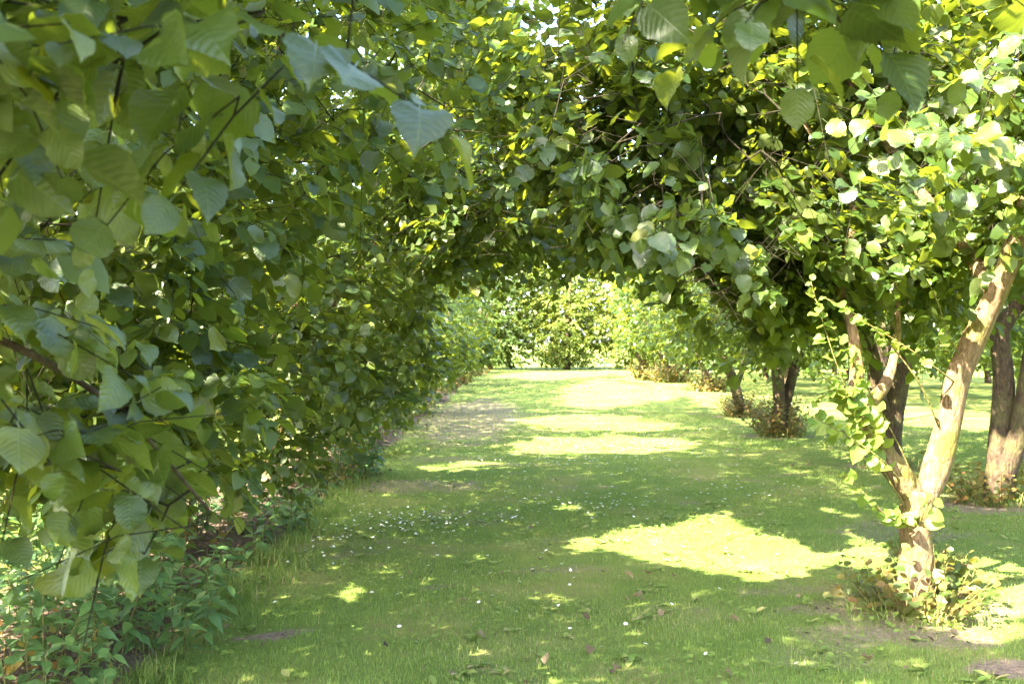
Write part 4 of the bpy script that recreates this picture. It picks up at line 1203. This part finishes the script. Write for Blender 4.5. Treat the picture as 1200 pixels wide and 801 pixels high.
nt.links.new(ramp(nt, nz.outputs[0], [(.3, (.55, .35, .03)), (.7, (.75, .55, .06))]), pp.inputs["Base Color"]); nt.links.new(pp.outputs[0], out.inputs[0])
M_EYE = m
PET_ME = mesh_from("petals", dv, dt, M_PETAL, uv=du, tint=np.full(len(dv), .5))
EYE_ME = mesh_from("eye", np.array(ev), np.array(et), M_EYE)
STALK_ME = mesh_from("stalk", *tube(np.array([(0, 0, -4.5), (.1, 0, -2), (0, 0, 0)]), np.array([.1, .08, .08]), 4), M_STEM)
cl = [(-.85, 9.7, .75, .8, 150), (-1.35, 8.6, .35, .9, 40), (.7, 10.6, 1.0, 1.0, 90), (2.6, 11.5, .9, 1.2, 40), (.5, 14, 1.4, 2.0, 70), (2.0, 14.5, 1.4, 2, 50), (.3, 7, 1.3, 1.5, 22), (1.6, 8.5, 1, 1.2, 14), (2.2, 17, 1.5, 3, 60), (.5, 5.8, 1.2, .7, 9), (-.2, 8.2, .9, 1, 16), (2.5, 24, 1.5, 5, 50)]
D = []
for cx, cy_, sx, sy, n in cl:
    D.append(np.stack([r.normal(cx, sx * .55, n), r.normal(cy_, sy * .55, n)], -1))
D = np.concatenate(D)
D = D[(D[:, 0] > bed_edge(D[:, 1]) + .1) & (D[:, 1] > 5)]
D = D[np.argsort(D[:, 1])]
for x, y in D[:280]:
    z = float(gheight(np.array([x]), np.array([y]))[0])
    s = r.uniform(.009, .0125)
    o = thing("daisy", "small white daisy in the shaded lawn", "daisy", (x, y, z + .045), "daisies scattered over the lawn")
    o.scale = (s, s, s); o.rotation_euler = (r.normal(0, .3), r.normal(0, .3), r.uniform(0, 6))
    obj("petal_ring", PET_ME, o); obj("flower_eye", EYE_ME, o); obj("stalk", STALK_ME, o)
x, y = D[280:].T
a = r.uniform(0, 6.28, len(x)); s = r.uniform(.011, .016, len(x))
ca, sa = np.cos(a)[:, None], np.sin(a)[:, None]
V = np.stack([x[:, None] + s[:, None] * (dv[None, :, 0] * ca - dv[None, :, 1] * sa), y[:, None] + s[:, None] * (dv[None, :, 0] * sa + dv[None, :, 1] * ca), gheight(x, y)[:, None] + .05 + s[:, None] * dv[None, :, 2]], -1).reshape(-1, 3)
o = obj("daisies", mesh_from("daisies", V, (dt[None] + (np.arange(len(x)) * len(dv))[:, None, None]).reshape(-1, 3), M_PETAL, uv=np.zeros((len(V), 2)), tint=np.full(len(V), .5)), kind="stuff")
o["label"] = "white daisies scattered far down the lawn lane"; o["category"] = "daisies"

# fallen leaves
FALL_ME = [mesh_from("fallen_leaf", v, t_, M_DRY, uv=u) for v, t_, u in [leaf_template(S_HI, [hazel_w(max(q, .02)) for q in S_HI], f, c, .06, .05, .3, s_, tw) for s_, (f, c, tw) in enumerate([(.7, .2, .3), (.4, .5, -.4), (.9, -.3, .5)])]]
spots = [px_ground(*q) for q in [(733, 679), (757, 677), (762, 679), (790, 682), (737, 711), (742, 707), (633, 662), (691, 767), (640, 790), (930, 548), (950, 547), (690, 735), (855, 731), (775, 722), (545, 712), (720, 795), (850, 795), (1010, 770), (480, 680), (560, 752)]]
for k, q in enumerate(spots):
    z = float(gheight(np.array([q[0]]), np.array([q[1]]))[0])
    o = obj("fallen_leaf", FALL_ME[k % 3])
    o.location = (q[0], q[1], z + .03)
    s = r.uniform(.035, .06)
    o.scale = (s, s, s); o.rotation_euler = (r.normal(0, .3), r.normal(0, .3), r.uniform(0, 6.28))
    o["label"] = "dry brown leaf fallen on the shaded grass"; o["category"] = "leaf"; o["group"] = "leaves fallen on the lawn"
